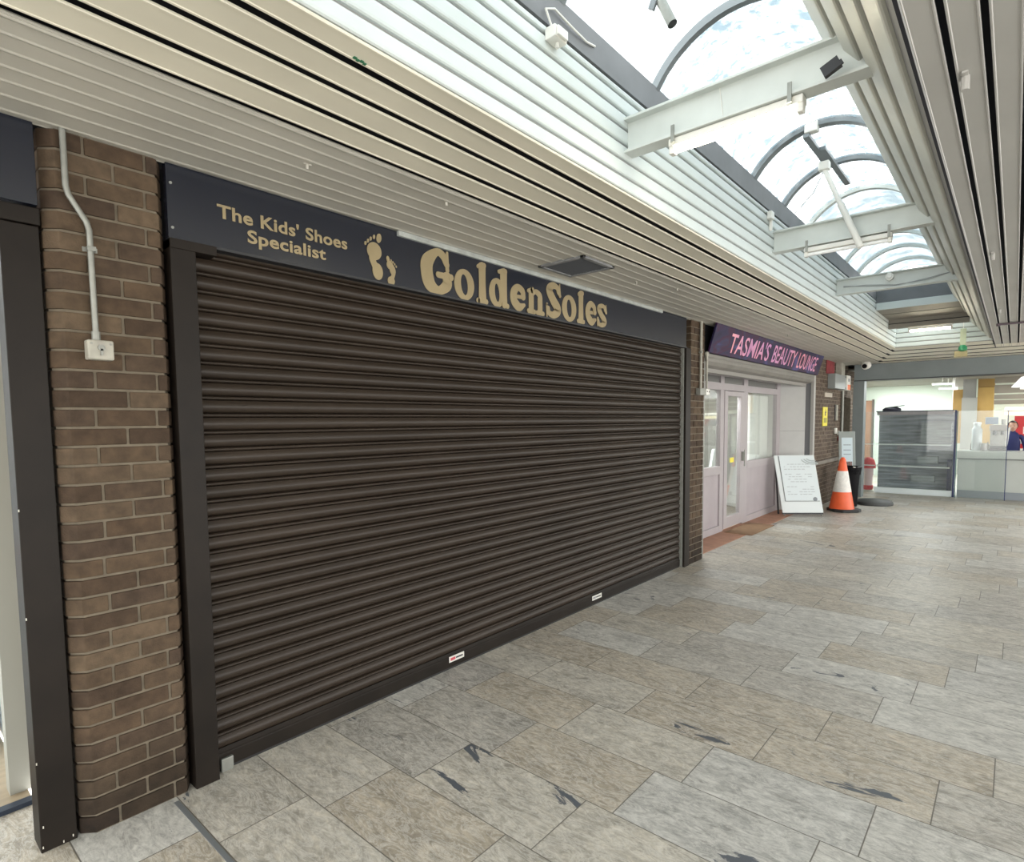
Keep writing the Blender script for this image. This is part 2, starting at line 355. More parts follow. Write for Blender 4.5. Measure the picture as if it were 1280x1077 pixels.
def text_mesh(body, size, offset=0.0, shear=0.0, spacing=1.0):
    cu = bpy.data.curves.new('t', 'FONT'); cu.body = body; cu.size = size; cu.offset = offset; cu.shear = shear
    cu.space_character = spacing; cu.extrude = 0.0; cu.resolution_u = 4
    ob = bpy.data.objects.new('t', cu); C.objects.link(ob); bpy.context.view_layer.update()
    me = bpy.data.meshes.new_from_object(ob.evaluated_get(bpy.context.evaluated_depsgraph_get()))
    vs = [v.co.copy() for v in me.vertices]; fs = [tuple(p.vertices) for p in me.polygons]
    bpy.data.objects.remove(ob); bpy.data.curves.remove(cu); bpy.data.meshes.remove(me)
    return vs, fs
def text_fit(mb, body, p0, ux, uy, w, h, offset=0.0, shear=0.0, spacing=1.0, lift=None, thick=.0015):
    """letters fitted in a w x h box whose lower left corner is p0, with axes ux, uy"""
    vs, fs = text_mesh(body, 1.0, offset, shear, spacing)
    x0, x1 = min(v.x for v in vs), max(v.x for v in vs); y0, y1 = min(v.y for v in vs), max(v.y for v in vs)
    p0, ux, uy = Vector(p0), Vector(ux), Vector(uy); n = ux.cross(uy)
    i = len(mb.v)
    for v in vs: mb.v.append(tuple(p0+ux*((v.x-x0)/(x1-x0)*w)+uy*((v.y-y0)/(y1-y0)*h)+n*thick))
    for f in fs: mb.f.append(tuple(i+k for k in f))
    return mb

# ================================================================= SETTING
ZC = 2.684
# floor
struct(MB().poly([(-6, -9, 0), (26, -9, 0), (26, .47, 0), (-6, .47, 0)]).build('floor', M_floor, origin=(0, 0, 0)))
struct(MB().box(.836, .856, -6, -.03, -.01, .0025).build('floor_joint', mat('grey_joint_metal', (.20, .21, .215), .5, metal=.2), bevel=.001))
struct(MB().box(-3, .45, .43, 3.2, -.05, .006).build('floor_shop', mat('beige_wood_floor', (.42, .33, .22), .35, var=.1, scale=6, stretch=(1, 6, 1))))
struct(MB().box(6.42, 11.2, .10, .50, -.05, .004).build('floor_threshold', M_terracotta))

# ---- brick builders
def brick_path(x0, x1, cl, cr, depth):
    """front outline of a pier seen from above, chamfered corners, from back left to back right"""
    return [(x0, depth), (x0, cl[1]), (x0+cl[0], 0.0), (x1-cr[0], 0.0), (x1, cr[1]), (x1, depth)]
def clip_front(path, a, b, x0, x1):
    pts = []
    def yat(x):
        for (xa, ya), (xb, yb) in zip(path[1:-1], path[2:-1]):
            if xa-1e-9 <= x <= xb+1e-9 and xb > xa: return ya+(yb-ya)*(x-xa)/(xb-xa)
        return path[1][1] if x <= path[1][0] else path[-2][1]
    if a <= x0+1e-6: pts += [path[0], path[1]]
    else: pts += [(a, .09), (a, yat(a))]
    pts += [p for p in path[2:-2] if a+1e-6 < p[0] < b-1e-6]
    if b >= x1-1e-6: pts += [path[-2], path[-1]]
    else: pts += [(b, yat(b)), (b, .09)]
    return pts
def brick_pier(name, x0, x1, z1, cl, cr, depth, course, seams, mb_mat, mo_mat, y=0.0, joint=.010):
    core = MB(); p = brick_path(x0+.007, x1-.007, cl, cr, depth)
    core.prism([(a, b+.007+y) for a, b in p], 'z', 0, z1)
    o = struct(core.build(name, mo_mat))
    br = MB(); n = int(round(z1/course)); path = brick_path(x0, x1, cl, cr, depth)
    for i in range(n):
        ss = seams[i % len(seams)]
        ed = [x0]+[s+random.uniform(-.008, .008) for s in ss]+[x1]
        for a, b in zip(ed[:-1], ed[1:]):
            aa = a if a == x0 else a+joint/2; bb = b if b == x1 else b-joint/2
            jit = random.uniform(-.0015, .0015)
            br.prism([(q[0], q[1]+y+jit) for q in clip_front(path, aa, bb, x0, x1)], 'z', i*course+joint/2, min((i+1)*course-joint/2, z1))
    br.build('brickwork', mb_mat, o, bevel=.0035)
    return o
brick_pier('pillar', .524, .930, ZC, (.042, .042), (.028, .05), .30, ZC/37, [[.655, .86], [.755]], M_brick, M_mortar)
brick_pier('pillar', 6.062, 6.418, ZC, (.004, .004), (.004, .004), .47, ZC/37, [[6.23], [6.145, 6.36]], M_brick, M_mortar)
# brick wall by the far lounge end
def brick_wall(name, x0, x1, y, z0, z1, course, hole=None):
    core = MB()
    if hole:
        hx0, hx1, hz = hole
        core.box(x0, hx0, y+.007, y+.25, z0, z1); core.box(hx1, x1, y+.007, y+.25, z0, z1); core.box(hx0, hx1, y+.007, y+.25, hz, z1)
    else: core.box(x0, x1, y+.007, y+.25, z0, z1)
    o = struct(core.build(name, M_mortar_far)); br = MB(); n = int(round((z1-z0)/course)); L = .22
    for i in range(n):
        x = x0-(L/2 if i % 2 else 0)
        while x < x1:
            a, b = max(x, x0), min(x+L, x1); za = z0+i*course; zb = za+course
            if hole and zb < hole[2]+.02:
                if a < hole[0] < b: b = hole[0]
                elif a < hole[1] < b: a = hole[1]
                elif a >= hole[0] and b <= hole[1]: x += L; continue
            if b-a > .03: br.box(a+.005 if a > x0 else a, b-.005 if b < x1 else b, y+random.uniform(-.001, .002), y+.1, za+.005, zb-.005)
            x += L
    br.build('brickwork', M_brick2, o, bevel=.003, bseg=1)
    return o
brick_wall('wall_back', 11.24, 14.6, 0.0, 0, ZC, ZC/37, hole=(13.50, 14.15, 2.06))
struct(MB().box(13.50, 14.15, .16, .20, 0, 2.06).build('door_1', mat('dark_recess_door', (.028, .026, .026), .6)))
# lower pale plinth band on that wall
struct(MB().box(11.3, 13.2, -.03, 0.004, .775, .84).build('trim_1', mat('grey_wall_capping', (.20, .18, .155), .8, var=.15, scale=10), bevel=.006))

# solid wall behind the frontage, above the soffit line and around the openings, plus dark plugs for light leaks
struct(MB().box(.93, 6.1, .32, .42, 0, ZC).build('wall_behind', M_dark))
struct(MB().box(.50, .96, .10, .34, 2.30, ZC).build('leak_plug', M_dark))  # added dark box, stops light leaking between pillar and fascia
struct(MB().box(6.40, 11.26, .03, .20, 2.362, ZC).build('leak_plug', M_dark))  # added dark box, stops light leaking behind the purple sign
struct(MB().box(6.44, 11.24, .48, .56, 2.24, ZC).build('wall_above', mat('grey_brown_render', (.16, .15, .13), .8)))
struct(MB().box(-3, 14.6, .32, 1.2, ZC, ZC+.03).build('ceiling_cap', M_black))

# ---- soffit, left: six narrow boards, then four wide strips with dark gaps
XL, XE = -3.5, 13.55
def mitre(y): return 10.74+(y+1.235)*(2.56/.605)
prof = []
edges = [.03, -.017, -.131, -.235, -.331, -.427, -.523, -.61, -.633]
for a, b in zip(edges[:-1], edges[1:]):
    prof += [(a, ZC+.010), (a-.004, ZC+.001), (a-.012, ZC-.0045), (a-.020, ZC-.001), (b+.007, ZC+.002), (b+.001, ZC+.010)]
prof = [(p[0], p[1]) for p in prof]
ceil = struct(MB().sheet(prof+[(-.634, ZC+.006)], 'x', XL, XE).build('ceiling', M_narrow))
def strip(mb, y0, y1, z, x0, x1, t=.007, lip=.009):
    # shallow tray with rolled edges, seen from below
    p = [(y0, z+t), (y0, z+.0025), (y0+.002, z-.001), (y0+lip, z-.001), (y0+lip+.002, z+.0015), (y1-lip-.002, z+.0015), (y1-lip, z-.001), (y1-.002, z-.001), (y1, z+.0025), (y1, z+t)]
    mb.prism(p, 'x', x0, x1); return mb
wide = [(-.792, -.668), (-.956, -.830), (-1.102, -.990), (-1.226, -1.138)]
for a, b in wide:
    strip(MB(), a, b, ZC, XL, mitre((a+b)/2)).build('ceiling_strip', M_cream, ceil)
# transverse strips closing the far end
def tstrip(x0, x1, y0, y1):
    p = [(x0, ZC+.003), (x0, ZC), (x1, ZC), (x1, ZC+.003)]
    return MB().prism(p, 'y', y0, y1)
xe = [10.76, 11.35, 11.96, 12.6, 13.2, 13.55]
for i, (a, b) in enumerate(zip(xe[:-1], xe[1:])):
    ym = -1.235+((a+b)/2-10.74)/(2.56/.605)
    tstrip(a+.02, b-.13 if b < 13.5 else b, -2.385 if b < 11.9 else -6.2, min(ym, -.64)).build('ceiling_strip', M_cream, ceil)
# soffit, right
rc = struct(MB().box(XL, 13.95, -6.6, -2.40, ZC+.10, ZC+.13).build('ceiling_right', M_black))
sm = MB(); y = -2.404
while y > -5.1:
    strip(sm, y-.072, y, ZC, XL, 11.80, lip=.006); y -= .0895
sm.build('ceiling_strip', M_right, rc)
MB().box(XL, 11.80, -2.404, -2.394, ZC-.004, ZC+.012).build('corner_gap', M_black, rc)
struct(MB().box(XL, 13.95, -1.19, .66, ZC+.10, ZC+.13).build('ceiling_void', M_black))
struct(MB().box(10.80, 13.95, -2.42, -1.19, ZC+.10, ZC+.13).build('ceiling_void', M_black))

# ---- skylight well: left upstand boards
def rounded_board(mb, a, b, off, along0, along1, frame):
    """frame maps (s, out, along) to world; board from s=a to s=b standing off the backing"""
    pts = [(a, 0), (a, off*.6), (a+.004, off*.9), (a+.012, off), (b-.012, off), (b-.004, off*.9), (b, off*.6), (b, 0)]
    i = len(mb.v); n = len(pts)
    for al in (along0, along1):
        for s_, o_ in pts: mb.v.append(frame(s_, o_, al))
    mb.f.append(tuple(i+k for k in range(n))); mb.f.append(tuple(i+n+k for k in range(n)))
    for k in range(n): mb.f.append((i+k, i+(k+1) % n, i+n+(k+1) % n, i+n+k))
gz = [2.688, 2.757, 2.830, 2.903, 2.975, 3.045, 3.112, 3.150]
fl = lambda s_, o_, al: (al, -1.219-o_, s_)
up = struct(MB().box(XL, 10.76, -1.219, -1.19, 2.69, 3.15).build('trim_2', M_greyrec))
ub = MB()
for a, b in zip(gz[:-1], gz[1:]): rounded_board(ub, a+.006, b-.007, .016, XL, 10.745, fl)
ub.build('upstand_boards', M_white, up)
# far upstand
fu = struct(MB().box(10.757, 10.80, -2.42, -1.225, 2.69, 3.15).build('trim_3', M_greyrec))
fb = MB(); ff = lambda s_, o_, al: (10.757-o_, al, s_)
for a, b in zip(gz[:-1], gz[1:]): rounded_board(fb, a+.006, b-.007, .016, -2.40, -1.236, ff)
fb.build('upstand_boards', M_white, fu)
# right splayed upstand
ang = math.radians(50); cs, sn = math.cos(ang), math.sin(ang)
def fr_(s_, o_, al): return (al, -2.398+s_*cs-o_*sn*-1*-1, ZC+.004+s_*sn-o_*cs) if False else (al, -2.398+s_*cs+o_*sn, ZC+.004+s_*sn-o_*cs)
ru = MB()
i = 0
ru.v += [fr_(-.01, -.02, XL), fr_(.53, -.02, XL), fr_(.53, 0, XL), fr_(-.01, 0, XL), fr_(-.01, -.02, 10.76), fr_(.53, -.02, 10.76), fr_(.53, 0, 10.76), fr_(-.01, 0, 10.76)]
for q in ((0, 3, 2, 1), (4, 5, 6, 7), (0, 1, 5, 4), (1, 2, 6, 5), (2, 3, 7, 6), (3, 0, 4, 7)): ru.f.append(q)
rt = struct(ru.build('trim_4', M_greyrec))
rb = MB()
for a, b in ((.046, .138), (.174, .262), (.300, .390), (.428, .53)): rounded_board(rb, a, b, .016, XL, 10.75, fr_)
rb.build('upstand_boards', mat('cream_grey_board', (.52, .52, .46), .45, var=.08, scale=4), rt)
# kerbs carrying the glazing
kerb = MB().box(XL, 9.03, -1.238, -1.15, 3.15, 3.285)
kerb.box(XL, 9.03, -2.16, -2.052, 3.09, 3.285); kerb.box(9.0, 9.08, -2.16, -1.15, 3.105, 3.285)
win = struct(kerb.build('window_1', M_kerb))
AY, AZ, AR = -1.64, 3.285-.256, .496
def arc(r, n=20, half=math.radians(58.5)):
    return [(AY+r*math.sin(-half+2*half*k/n)*-1, AZ+r*math.cos(-half+2*half*k/n)) for k in range(n+1)]
for xr, w in ((.55, .05), (1.25, .05), (1.99, .05), (2.82, .035), (3.55, .03), (4.287, .06), (4.987, .05), (5.70, .045), (6.40, .045), (7.21, .045), (7.85, .05), (8.5, .05)):
    o, n_ = arc(AR+.012), arc(AR-.026)
    rbm = MB().prism(o+n_[::-1], 'x', xr-w/2, xr+w/2)
    rbm.build('glazing_rib', M_alum if xr < 5.5 else M_beam, win)
M_pane_clean = glass_material('clear_rooflight_glass', (.97, 1, 1), dirt=.3, dirtcol=(.5, .6, .66), gloss=.05, scale=11, lo=.55, hi=.7)
M_pane = glass_material('stained_rooflight_glass', (.97, 1, 1), dirt=.92, dirtcol=(.29, .39, .45), gloss=.05, scale=15, lo=.38, hi=.60)
M_pane_grey = glass_material('weathered_rooflight_glass', (.9, .97, 1), base=.72, dirt=.94, dirtcol=(.30, .38, .42), gloss=.05, scale=5, lo=.42, hi=.58)
for xa, xb, mm in ((XL, 2.82, M_pane_clean), (2.82, 4.287, M_pane), (4.287, 5.70, M_pane), (5.70, 7.21, M_pane_grey), (7.21, 9.05, M_pane_grey)):
    MB().sheet(arc(AR), 'x', xa, xb).build('glass', mm, win)
struct(MB().box(-3.6, XL, -2.42, -1.15, 2.69, 3.6).build('wall_left', M_white))
# bulkhead across the well, and the small rooflight behind it
bh = MB().prism([(9.0, 3.017), (10.0, 3.013), (10.0, 2.885), (10.05, 2.885), (10.05, 3.10), (9.0, 3.10)], 'y', -2.16, -1.236)
bo = struct(bh.build('ceiling_bulkhead', mat('dull_beige_board', (.26, .24, .205), .6, var=.06, scale=4)))
MB().box(8.985, 9.0, -2.14, -1.238, 3.012, 3.104).build('fascia_board', M_white, bo, bevel=.004)
MB().box(9.992, 9.999, -2.16, -1.238, 2.948, 2.956).build('groove', M_black, bo)
MB().box(9.45, 9.458, -2.16, -1.238, 3.0125, 3.0165).build('groove', M_black, bo)
kb = MB().box(10.02, 10.80, -1.26, -1.15, 3.15, 3.20); kb.box(10.02, 10.80, -2.45, -2.05, 3.05, 3.20)
kb.box(10.02, 10.06, -2.2, -1.15, 3.10, 3.2); kb.box(10.755, 10.80, -2.45, -1.15, 3.15, 3.20)
w2 = struct(kb.build('window_2', M_kerb))
MB().box(10.05, 10.76, -2.1, -1.2, 3.19, 3.196).build('glass', M_pane_clean, w2)

# ---- steel beams across the skylight
def beam(x, label):
    b = thing('steel_beam', label, 'beam', (x+.04, -1.75, 2.86), group='steel beams across the skylight')
    m = MB().prism([(x, 2.86), (x+.082, 2.86), (x+.082, 2.873), (x+.046, 2.875), (x+.046, 3.006), (x+.082, 3.008), (x+.082, 3.02), (x, 3.02), (x, 3.008), (x+.036, 3.006), (x+.036, 2.875), (x, 2.873)], 'y', -2.35, -1.234)
    m.build('flanged_bar', M_beam, b, bevel=.002)
    return b
B1 = beam(2.493, 'off-white steel beam nearest the shop sign, carrying the bright lit tube')
MB().tube([(2.5285, -1.675, 3.006), (2.526, -1.685, 2.94), (2.5285, -1.69, 2.875)], .002, 6).build('thin_wire', M_plastic, B1)
beam(4.700, 'off-white steel beam with an unlit tube, crossed by the grey pole')
B3 = beam(6.748, 'farthest off-white steel beam, with a round detector and loose grey wires')
wr = MB()
for dz in (0, .012):
    wr.tube([(6.78-.01, -1.30, 2.945-dz), (6.775, -1.5, 2.915+dz), (6.778, -1.75, 2.885+dz*.5), (6.772, -2.0, 2.91-dz), (6.778, -2.2, 2.945)], .003, 6)
wr.build('loose_wire', mat('grey_cable', (.3, .31, .31), .5), B3)
dt = MB().tube([(6.779, -1.70, 2.972), (6.745, -1.70, 2.972)], .036, 20); dt.tube([(6.746, -1.70, 2.972), (6.732, -1.70, 2.972)], .022, 16)
dt.build('round_detector', M_plastic, B3, bevel=.003)

def lamp(x, y0, y1, z, label, lit, name='fluorescent_light'):
    o = thing(name, label, 'light fitting', (x, (y0+y1)/2, z-.04))
    MB().box(x-.028, x+.028, y0, y1, z-.032, z).build('batten', M_plastic, o, bevel=.004)
    MB().tube([(x-.004, y0+.025, z-.047), (x-.004, y1-.025, z-.047)], .0135, 14).build('tube', M_tube if lit else M_tubeoff, o, smooth=True)
    for y in (y0+.012, y1-.012):
        MB().box(x-.022, x+.014, y-.012, y+.012, z-.064, z-.028).build('end_holder', M_plastic, o, bevel=.004)
    return o
l1 = lamp(2.535, -2.01, -1.452, 2.858, 'lit fluorescent tube fitting clipped under the nearest steel beam', True)
for y in (-1.48, -1.965):
    MB().box(2.488, 2.494, y-.008, y+.008, 2.83, 2.905).build('clip', M_galv, l1)
l2 = lamp(4.735, -2.00, -1.455, 2.852, 'unlit fluorescent tube fitting clipped under the middle steel beam', False)
for y in (-1.475, -1.985):
    MB().box(4.694, 4.700, y-.008, y+.008, 2.82, 2.90).build('clip', M_galv, l2)
lamp(10.09, -1.975, -1.465, 2.884, 'lit fluorescent tube fitting under the boarded bulkhead at the far end', True)

# window opener: rails and winding pole
op = thing('skylight_opener', 'grey skylight opener rails with a long hanging grey winding pole', 'window opener', (4.7, -1.7, 2.76))
MB().box(4.25, 4.80, -1.59, -1.55, 3.44, 3.465).build('rail', M_alum, op, bevel=.003)
MB().box(4.52, 5.32, -1.625, -1.585, 3.44, 3.465).build('rail', M_alum, op, bevel=.003)
MB().box(4.24, 4.30, -1.64, -1.56, 3.465, 3.53).build('bracket', M_plastic, op, bevel=.006)
MB().tube([(4.62, -1.602, 3.34), (4.62, -1.706, 3.08)], .017, 12).build('pole', M_plastic, op, smooth=True)
MB().tube([(4.62, -1.705, 3.085), (4.62, -1.836, 2.765)], .021, 12).build('pole_sleeve', M_plastic, op, smooth=True)
MB().obox((4.62, -1.598, 3.365), (.03, 0, 0), (0, .035, 0), (0, 0, .03)).build('gear_box', M_plastic, op, bevel=.008)
MB().tube([(4.67, -1.59, 3.37), (4.6, -1.54, 3.2), (4.66, -1.40, 3.1)], .003, 6).build('cord', M_galv, op)
o2 = thing('opener_pole', 'short grey winding pole end hanging above the near beam', 'window opener', (2.3, -1.55, 3.2))
MB().tube([(2.3, -1.48, 3.39), (2.3, -1.568, 3.20)], .02, 14, cap=False).build('pole', M_galv, o2, smooth=True)
MB().obox((2.285, -1.50, 3.33), (.008, 0, 0), (0, .02, -.045), (0, .012, .008)).build('clip', M_alum, o2, bevel=.003)
MB().tube([(2.3, -1.545, 3.25), (2.3, -1.567, 3.203)], .0165, 14).build('hollow_end', M_dark, o2, smooth=True)

# junction box with a white cable on the upstand
jb = thing('junction_box', 'white junction box with a looping white cable on the skylight boards', 'junction box', (1.93, -1.25, 3.08))
MB().box(1.885, 1.965, -1.285, -1.235, 3.082, 3.128).build('box', M_plastic, jb, bevel=.004)
MB().box(1.893, 1.957, -1.296, -1.285, 3.088, 3.122).build('lid', M_plastic, jb, bevel=.003)
MB().tube([(1.92, -1.25, 3.128), (1.87, -1.252, 3.185), (1.93, -1.25, 3.215), (2.05, -1.252, 3.20), (2.16, -1.246, 3.20), (2.23, -1.243, 3.215)], .0045, 8).build('cable', M_plastic, jb, smooth=True)
MB().tube([(1.93, -1.262, 3.083), (1.93, -1.262, 3.064)], .008, 8).build('gland', M_plastic, jb)
sb = thing('sensor_box', 'small pale sensor box on the boards by the middle beam', 'sensor', (4.6, -1.25, 3.05))
MB().box(4.56, 4.625, -1.27, -1.235, 3.075, 3.13).build('case', M_plastic, sb, bevel=.004)
MB().box(4.605, 4.625, -1.258, -1.238, 3.0, 3.075).build('trunking', M_plastic, sb, bevel=.002)
bk = thing('beam_bracket', 'black angle bracket at the right end of the near beam', 'bracket', (2.45, -2.12, 2.87))
MB().obox((2.455, -2.118, 2.885), (.012, 0, 0), (0, .028, -.012), (0, .008, .018)).build('plate', M_dark, bk)
MB().obox((2.44, -2.128, 2.872), (.004, 0, 0), (0, .03, -.014), (0, .004, .008)).build('flap', M_dark, bk)

# ---- far portal in grey steel
struct(MB().box(13.56, 13.80, -6, -.16, 2.37, 2.684).build('trim_5', M_steelgrey, bevel=.004))
struct(MB().box(13.56, 13.80, -.345, -.15, 0, 2.37).build('column', M_steelgrey, bevel=.004))
struct(MB().box(13.70, 13.80, -6.6, .66, 2.684, 2.80).build('sky_leak_closer', M_black))  # added dark piece, keeps the sky from showing over the lintel
struct(MB().box(13.55, 13.80, -6, -.16, 2.355, 2.37).build('trim_6', M_dark))

# ================================================================= SHOP WITH THE BROWN SHUTTER
for nm, x0, x1, y in (('post', .934, 1.035, -.012), ('post', 5.935, 6.058, -.004)):
    struct(MB().box(x0, x1, y, .20, 0, 2.373).build('trim_7' if x0 < 3 else 'trim_8', M_brown, bevel=.004))
struct(MB().box(.934, 1.12, -.018, .1, 2.335, 2.375).build('trim_9', M_brown, bevel=.003))
sh = thing('roller_shutter', 'closed brown slatted roller shutter across the wide shopfront', 'roller shutter', (3.45, .06, 0))
pitch = .0776; zb = .105; ns = 30
pts = []
for i in range(ns):
    z = zb+i*pitch
    # curved face, then a narrow rolled bead between two grooves
    for t in range(8):
        a = t/7; pts.append((.062-.014*math.sin(math.pi*(a*.86+.10)), z+.003+a*.0515))
    pts.append((.078, z+.0555))
    for t in range(8):
        a = math.pi*(t/7); pts.append((.066-.0155*math.sin(a), z+.0575+.0165*(1-math.cos(a))/2))
    pts.append((.078, z+.0762))
cur = MB().sheet(pts, 'x', 1.03, 5.94).build('curtain', M_shut, sh)
for p in cur.data.polygons: p.use_smooth = True
cur.modifiers.new('edges', 'EDGE_SPLIT').split_angle = math.radians(50)
bbar = MB().prism([(.045, .012), (.075, .012), (.075, .106), (.052, .106), (.05, .085), (.045, .08)], 'x', 1.036, 5.93).build('bottom_bar', M_brown, sh, bevel=.003)
MB().box(1.036, 5.93, .05, .075, 0, .014).build('rubber_seal', M_rubber, sh)
M_label = mat('paper_label', (.62, .60, .56), .6)
for x0, x1, c in ((2.498, 2.632, (.5, .06, .08)), (4.185, 4.335, (.25, .25, .27))):
    lb = MB().box(x0, x1, .0435, .0455, .046, .084).build('warning_label', M_label, bbar)
    MB().box(x0+.012, x0+.055, .0428, .0437, .056, .074).build('print', mat('print_%d' % int(x0), c, .6), lb)
    MB().box(x0+.06, x1-.012, .0428, .0437, .060, .070).build('print', M_dark, lb)
MB().box(1.06, 1.115, .030, .046, .0, .062).build('lock_plate', M_galv, sh, bevel=.003)
for x0, x1 in ((1.022, 1.04), (5.925, 5.94)):
    MB().box(x0, x1, .02, .12, 0, 2.37).build('guide_rail', M_brown if x0 < 3 else M_galv, sh, bevel=.002)
MB().box(1.0, 5.95, .075, .30, 2.375, ZC).build('roll_housing', M_dark, sh)
M_spot = mat('paint_fleck', (.6, .58, .5), .6)
# sign fascia
fs = thing('fascia_sign', 'long navy gloss shop sign with gold lettering above the brown shutter', 'shop sign', (3.45, 0, 2.37))
MB().box(.934, 5.93, -.004, .03, 2.376, 2.679).build('panel', M_navy, fs, bevel=.002)
MB().box(.934, 5.93, -.010, .04, 2.366, 2.378).build('bottom_trim', M_dark, fs)
MB().box(2.115, 5.35, -.022, .0, 2.652, 2.682).build('top_batten', M_batten, fs, bevel=.003)
YS = -.0075
tl = MB()
text_fit(tl, "The Kids' Shoes", (1.132, YS+.002, 2.505), (1, 0, 0), (0, 0, 1), .655, .063, offset=.027, spacing=1.04)
text_fit(tl, "Specialist", (1.262, YS+.002, 2.408), (1, 0, 0), (0, 0, 1), .398, .078, offset=.027, spacing=1.04)
tl.build('tagline_lettering', M_gold, fs)
# big letters: fat soft-serif outlines built from ribbons of varying width
LAYER = [0]
def layer(y):
    LAYER[0] = (LAYER[0]+1) % 12
    return y-LAYER[0]*.00022
def ribbon(mb, pts, y=YS, sub=7, caps=True, t=.003):
    y = layer(y)
    # pts: (x, z, width); smooth centre line
    P = [Vector((p[0], p[1], p[2])) for p in pts]
    out = []
    if len(P) == 2: out = [P[0].lerp(P[1], k/4) for k in range(5)]
    else:
        for i in range(len(P)-1):
            p0 = P[i-1] if i else P[0]*2-P[1]; p1, p2 = P[i], P[i+1]; p3 = P[i+2] if i+2 < len(P) else P[-1]*2-P[-2]
            for k in range(sub):
                u = k/sub; out.append(.5*((2*p1)+(p2-p0)*u+(2*p0-5*p1+4*p2-p3)*u*u+(3*p1-p0-3*p2+p3)*u**3))
        out.append(P[-1])
    L, R_ = [], []
    for i, p in enumerate(out):
        a = out[max(i-1, 0)]; b = out[min(i+1, len(out)-1)]
        d = Vector((b.x-a.x, b.y-a.y)); d.normalize(); n = Vector((-d.y, d.x))
        L.append((p.x+n.x*p.z/2, p.y+n.y*p.z/2)); R_.append((p.x-n.x*p.z/2, p.y-n.y*p.z/2))
    i0 = len(mb.v)
    for yy in (y, y+t):
        for a in L: mb.v.append((a[0], yy, a[1]))
        for a in R_: mb.v.append((a[0], yy, a[1]))
    n = len(out)
    for base in (0, 2*n):
        for k in range(n-1): mb.f.append((i0+base+k, i0+base+k+1, i0+base+n+k+1, i0+base+n+k))
    for k in range(n-1):
        mb.f.append((i0+k, i0+k+1, i0+2*n+k+1, i0+2*n+k)); mb.f.append((i0+n+k, i0+n+k+1, i0+3*n+k+1, i0+3*n+k))
    if caps:
        for p in (out[0], out[-1]): blob(mb, p.x, p.y, p.z/2, p.z/2, y, t)
def blob(mb, x, z, rx, rz, y=YS, t=.003, rot=0.0, seg=20):
    pts = []; y = layer(y)
    for k in range(seg):
        a = 2*math.pi*k/seg; px, pz = rx*math.cos(a), rz*math.sin(a)
        pts.append((x+px*math.cos(rot)-pz*math.sin(rot), z+px*math.sin(rot)+pz*math.cos(rot)))
    mb.prism(pts, 'y', y, y+t)
def ring(mb, x0, x1, z0, z1, ihw, ihh, tilt=.0, y=YS, t=.003, seg=36):
    cx, cz, rx, rz = (x0+x1)/2, (z0+z1)/2, (x1-x0)/2, (z1-z0)/2
    i0 = len(mb.v)
    for yy in (y, y+t):
        for k in range(seg):
            a = 2*math.pi*k/seg; mb.v.append((cx+rx*math.cos(a), yy, cz+rz*math.sin(a)))
        for k in range(seg):
            a = 2*math.pi*k/seg; px, pz = ihw*math.cos(a), ihh*math.sin(a)
            mb.v.append((cx+px*math.cos(tilt)-pz*math.sin(tilt), yy, cz+px*math.sin(tilt)+pz*math.cos(tilt)))
    for base in (0, 2*seg):
        for k in range(seg): mb.f.append((i0+base+k, i0+base+(k+1) % seg, i0+base+seg+(k+1) % seg, i0+base+seg+k))
    for base in (0, seg):
        for k in range(seg): mb.f.append((i0+base+k, i0+base+(k+1) % seg, i0+2*seg+base+(k+1) % seg, i0+2*seg+base+k))
def g_o(mb, x0, x1, b=2.374, t=2.568): ring(mb, x0, x1, b, t, (x1-x0)*.17, (t-b)*.33, .12)
def g_l(mb, x0, x1, b=2.374, t=2.644):
    w = x1-x0; s = w*.62; cx = x0+w*.52
    ribbon(mb, [(cx, t-s*.35, s*.92), (cx, (b+t)/2, s*.86), (cx, b+.02, s)], caps=False)
    ribbon(mb, [(x0+.018, b+.019, .034), (x1-.018, b+.019, .034)])
    ribbon(mb, [(x0+.022, t-.035, .026), (cx-.005, t-.022, .04), (cx+s*.28, t-.02, .036)])
def g_d(mb, x0, x1, b=2.374, t=2.644):
    w = x1-x0; ring(mb, x0, x0+w*.80, b, 2.566, w*.115, .060, .12)
    cx = x1-w*.27; ribbon(mb, [(cx, t-.02, .068), (cx, 2.5, .064), (cx, b+.03, .07)], caps=False)
    ribbon(mb, [(cx-.05, t-.032, .026), (cx, t-.02, .038), (cx+.018, t-.02, .034)])
    ribbon(mb, [(cx, b+.022, .042), (x1-.018, b+.02, .034)])
def g_e(mb, x0, x1, b=2.376, t=2.568):
    w = x1-x0; h = t-b; cx, cz = (x0+x1)/2, (b+t)/2
    ribbon(mb, [(x1-w*.16, cz+.012, w*.30), (x1-w*.22, cz+h*.27, w*.30), (cx-.004, t-h*.14, h*.25), (x0+w*.22, cz+h*.16, w*.40), (x0+w*.23, cz-h*.14, w*.42), (cx+.008, b+h*.17, h*.33), (x1-w*.10, b+h*.27, h*.13)])
    ribbon(mb, [(x0+w*.25, cz+.004, h*.13), (x1-w*.14, cz+.008, h*.14)])
def g_n(mb, x0, x1, b=2.378, t=2.572):
    w = x1-x0; a, c = x0+w*.25, x1-w*.25; s = w*.27
    ribbon(mb, [(a, t-.03, s), (a, b+.03, s)], caps=False); ribbon(mb, [(x0+.018, b+.018, .033), (a+s*.62, b+.018, .033)])
    ribbon(mb, [(x0+.014, t-.036, .026), (a+s*.25, t-.024, .044)])
    ribbon(mb, [(a+.012, t-.062, .02), (a+w*.24, t-.030, .036), (c-.004, t-.050, s*.90), (c, (b+t)/2, s), (c, b+.03, s)], caps=False)
    ribbon(mb, [(c-s*.62, b+.018, .033), (x1-.016, b+.018, .033)])
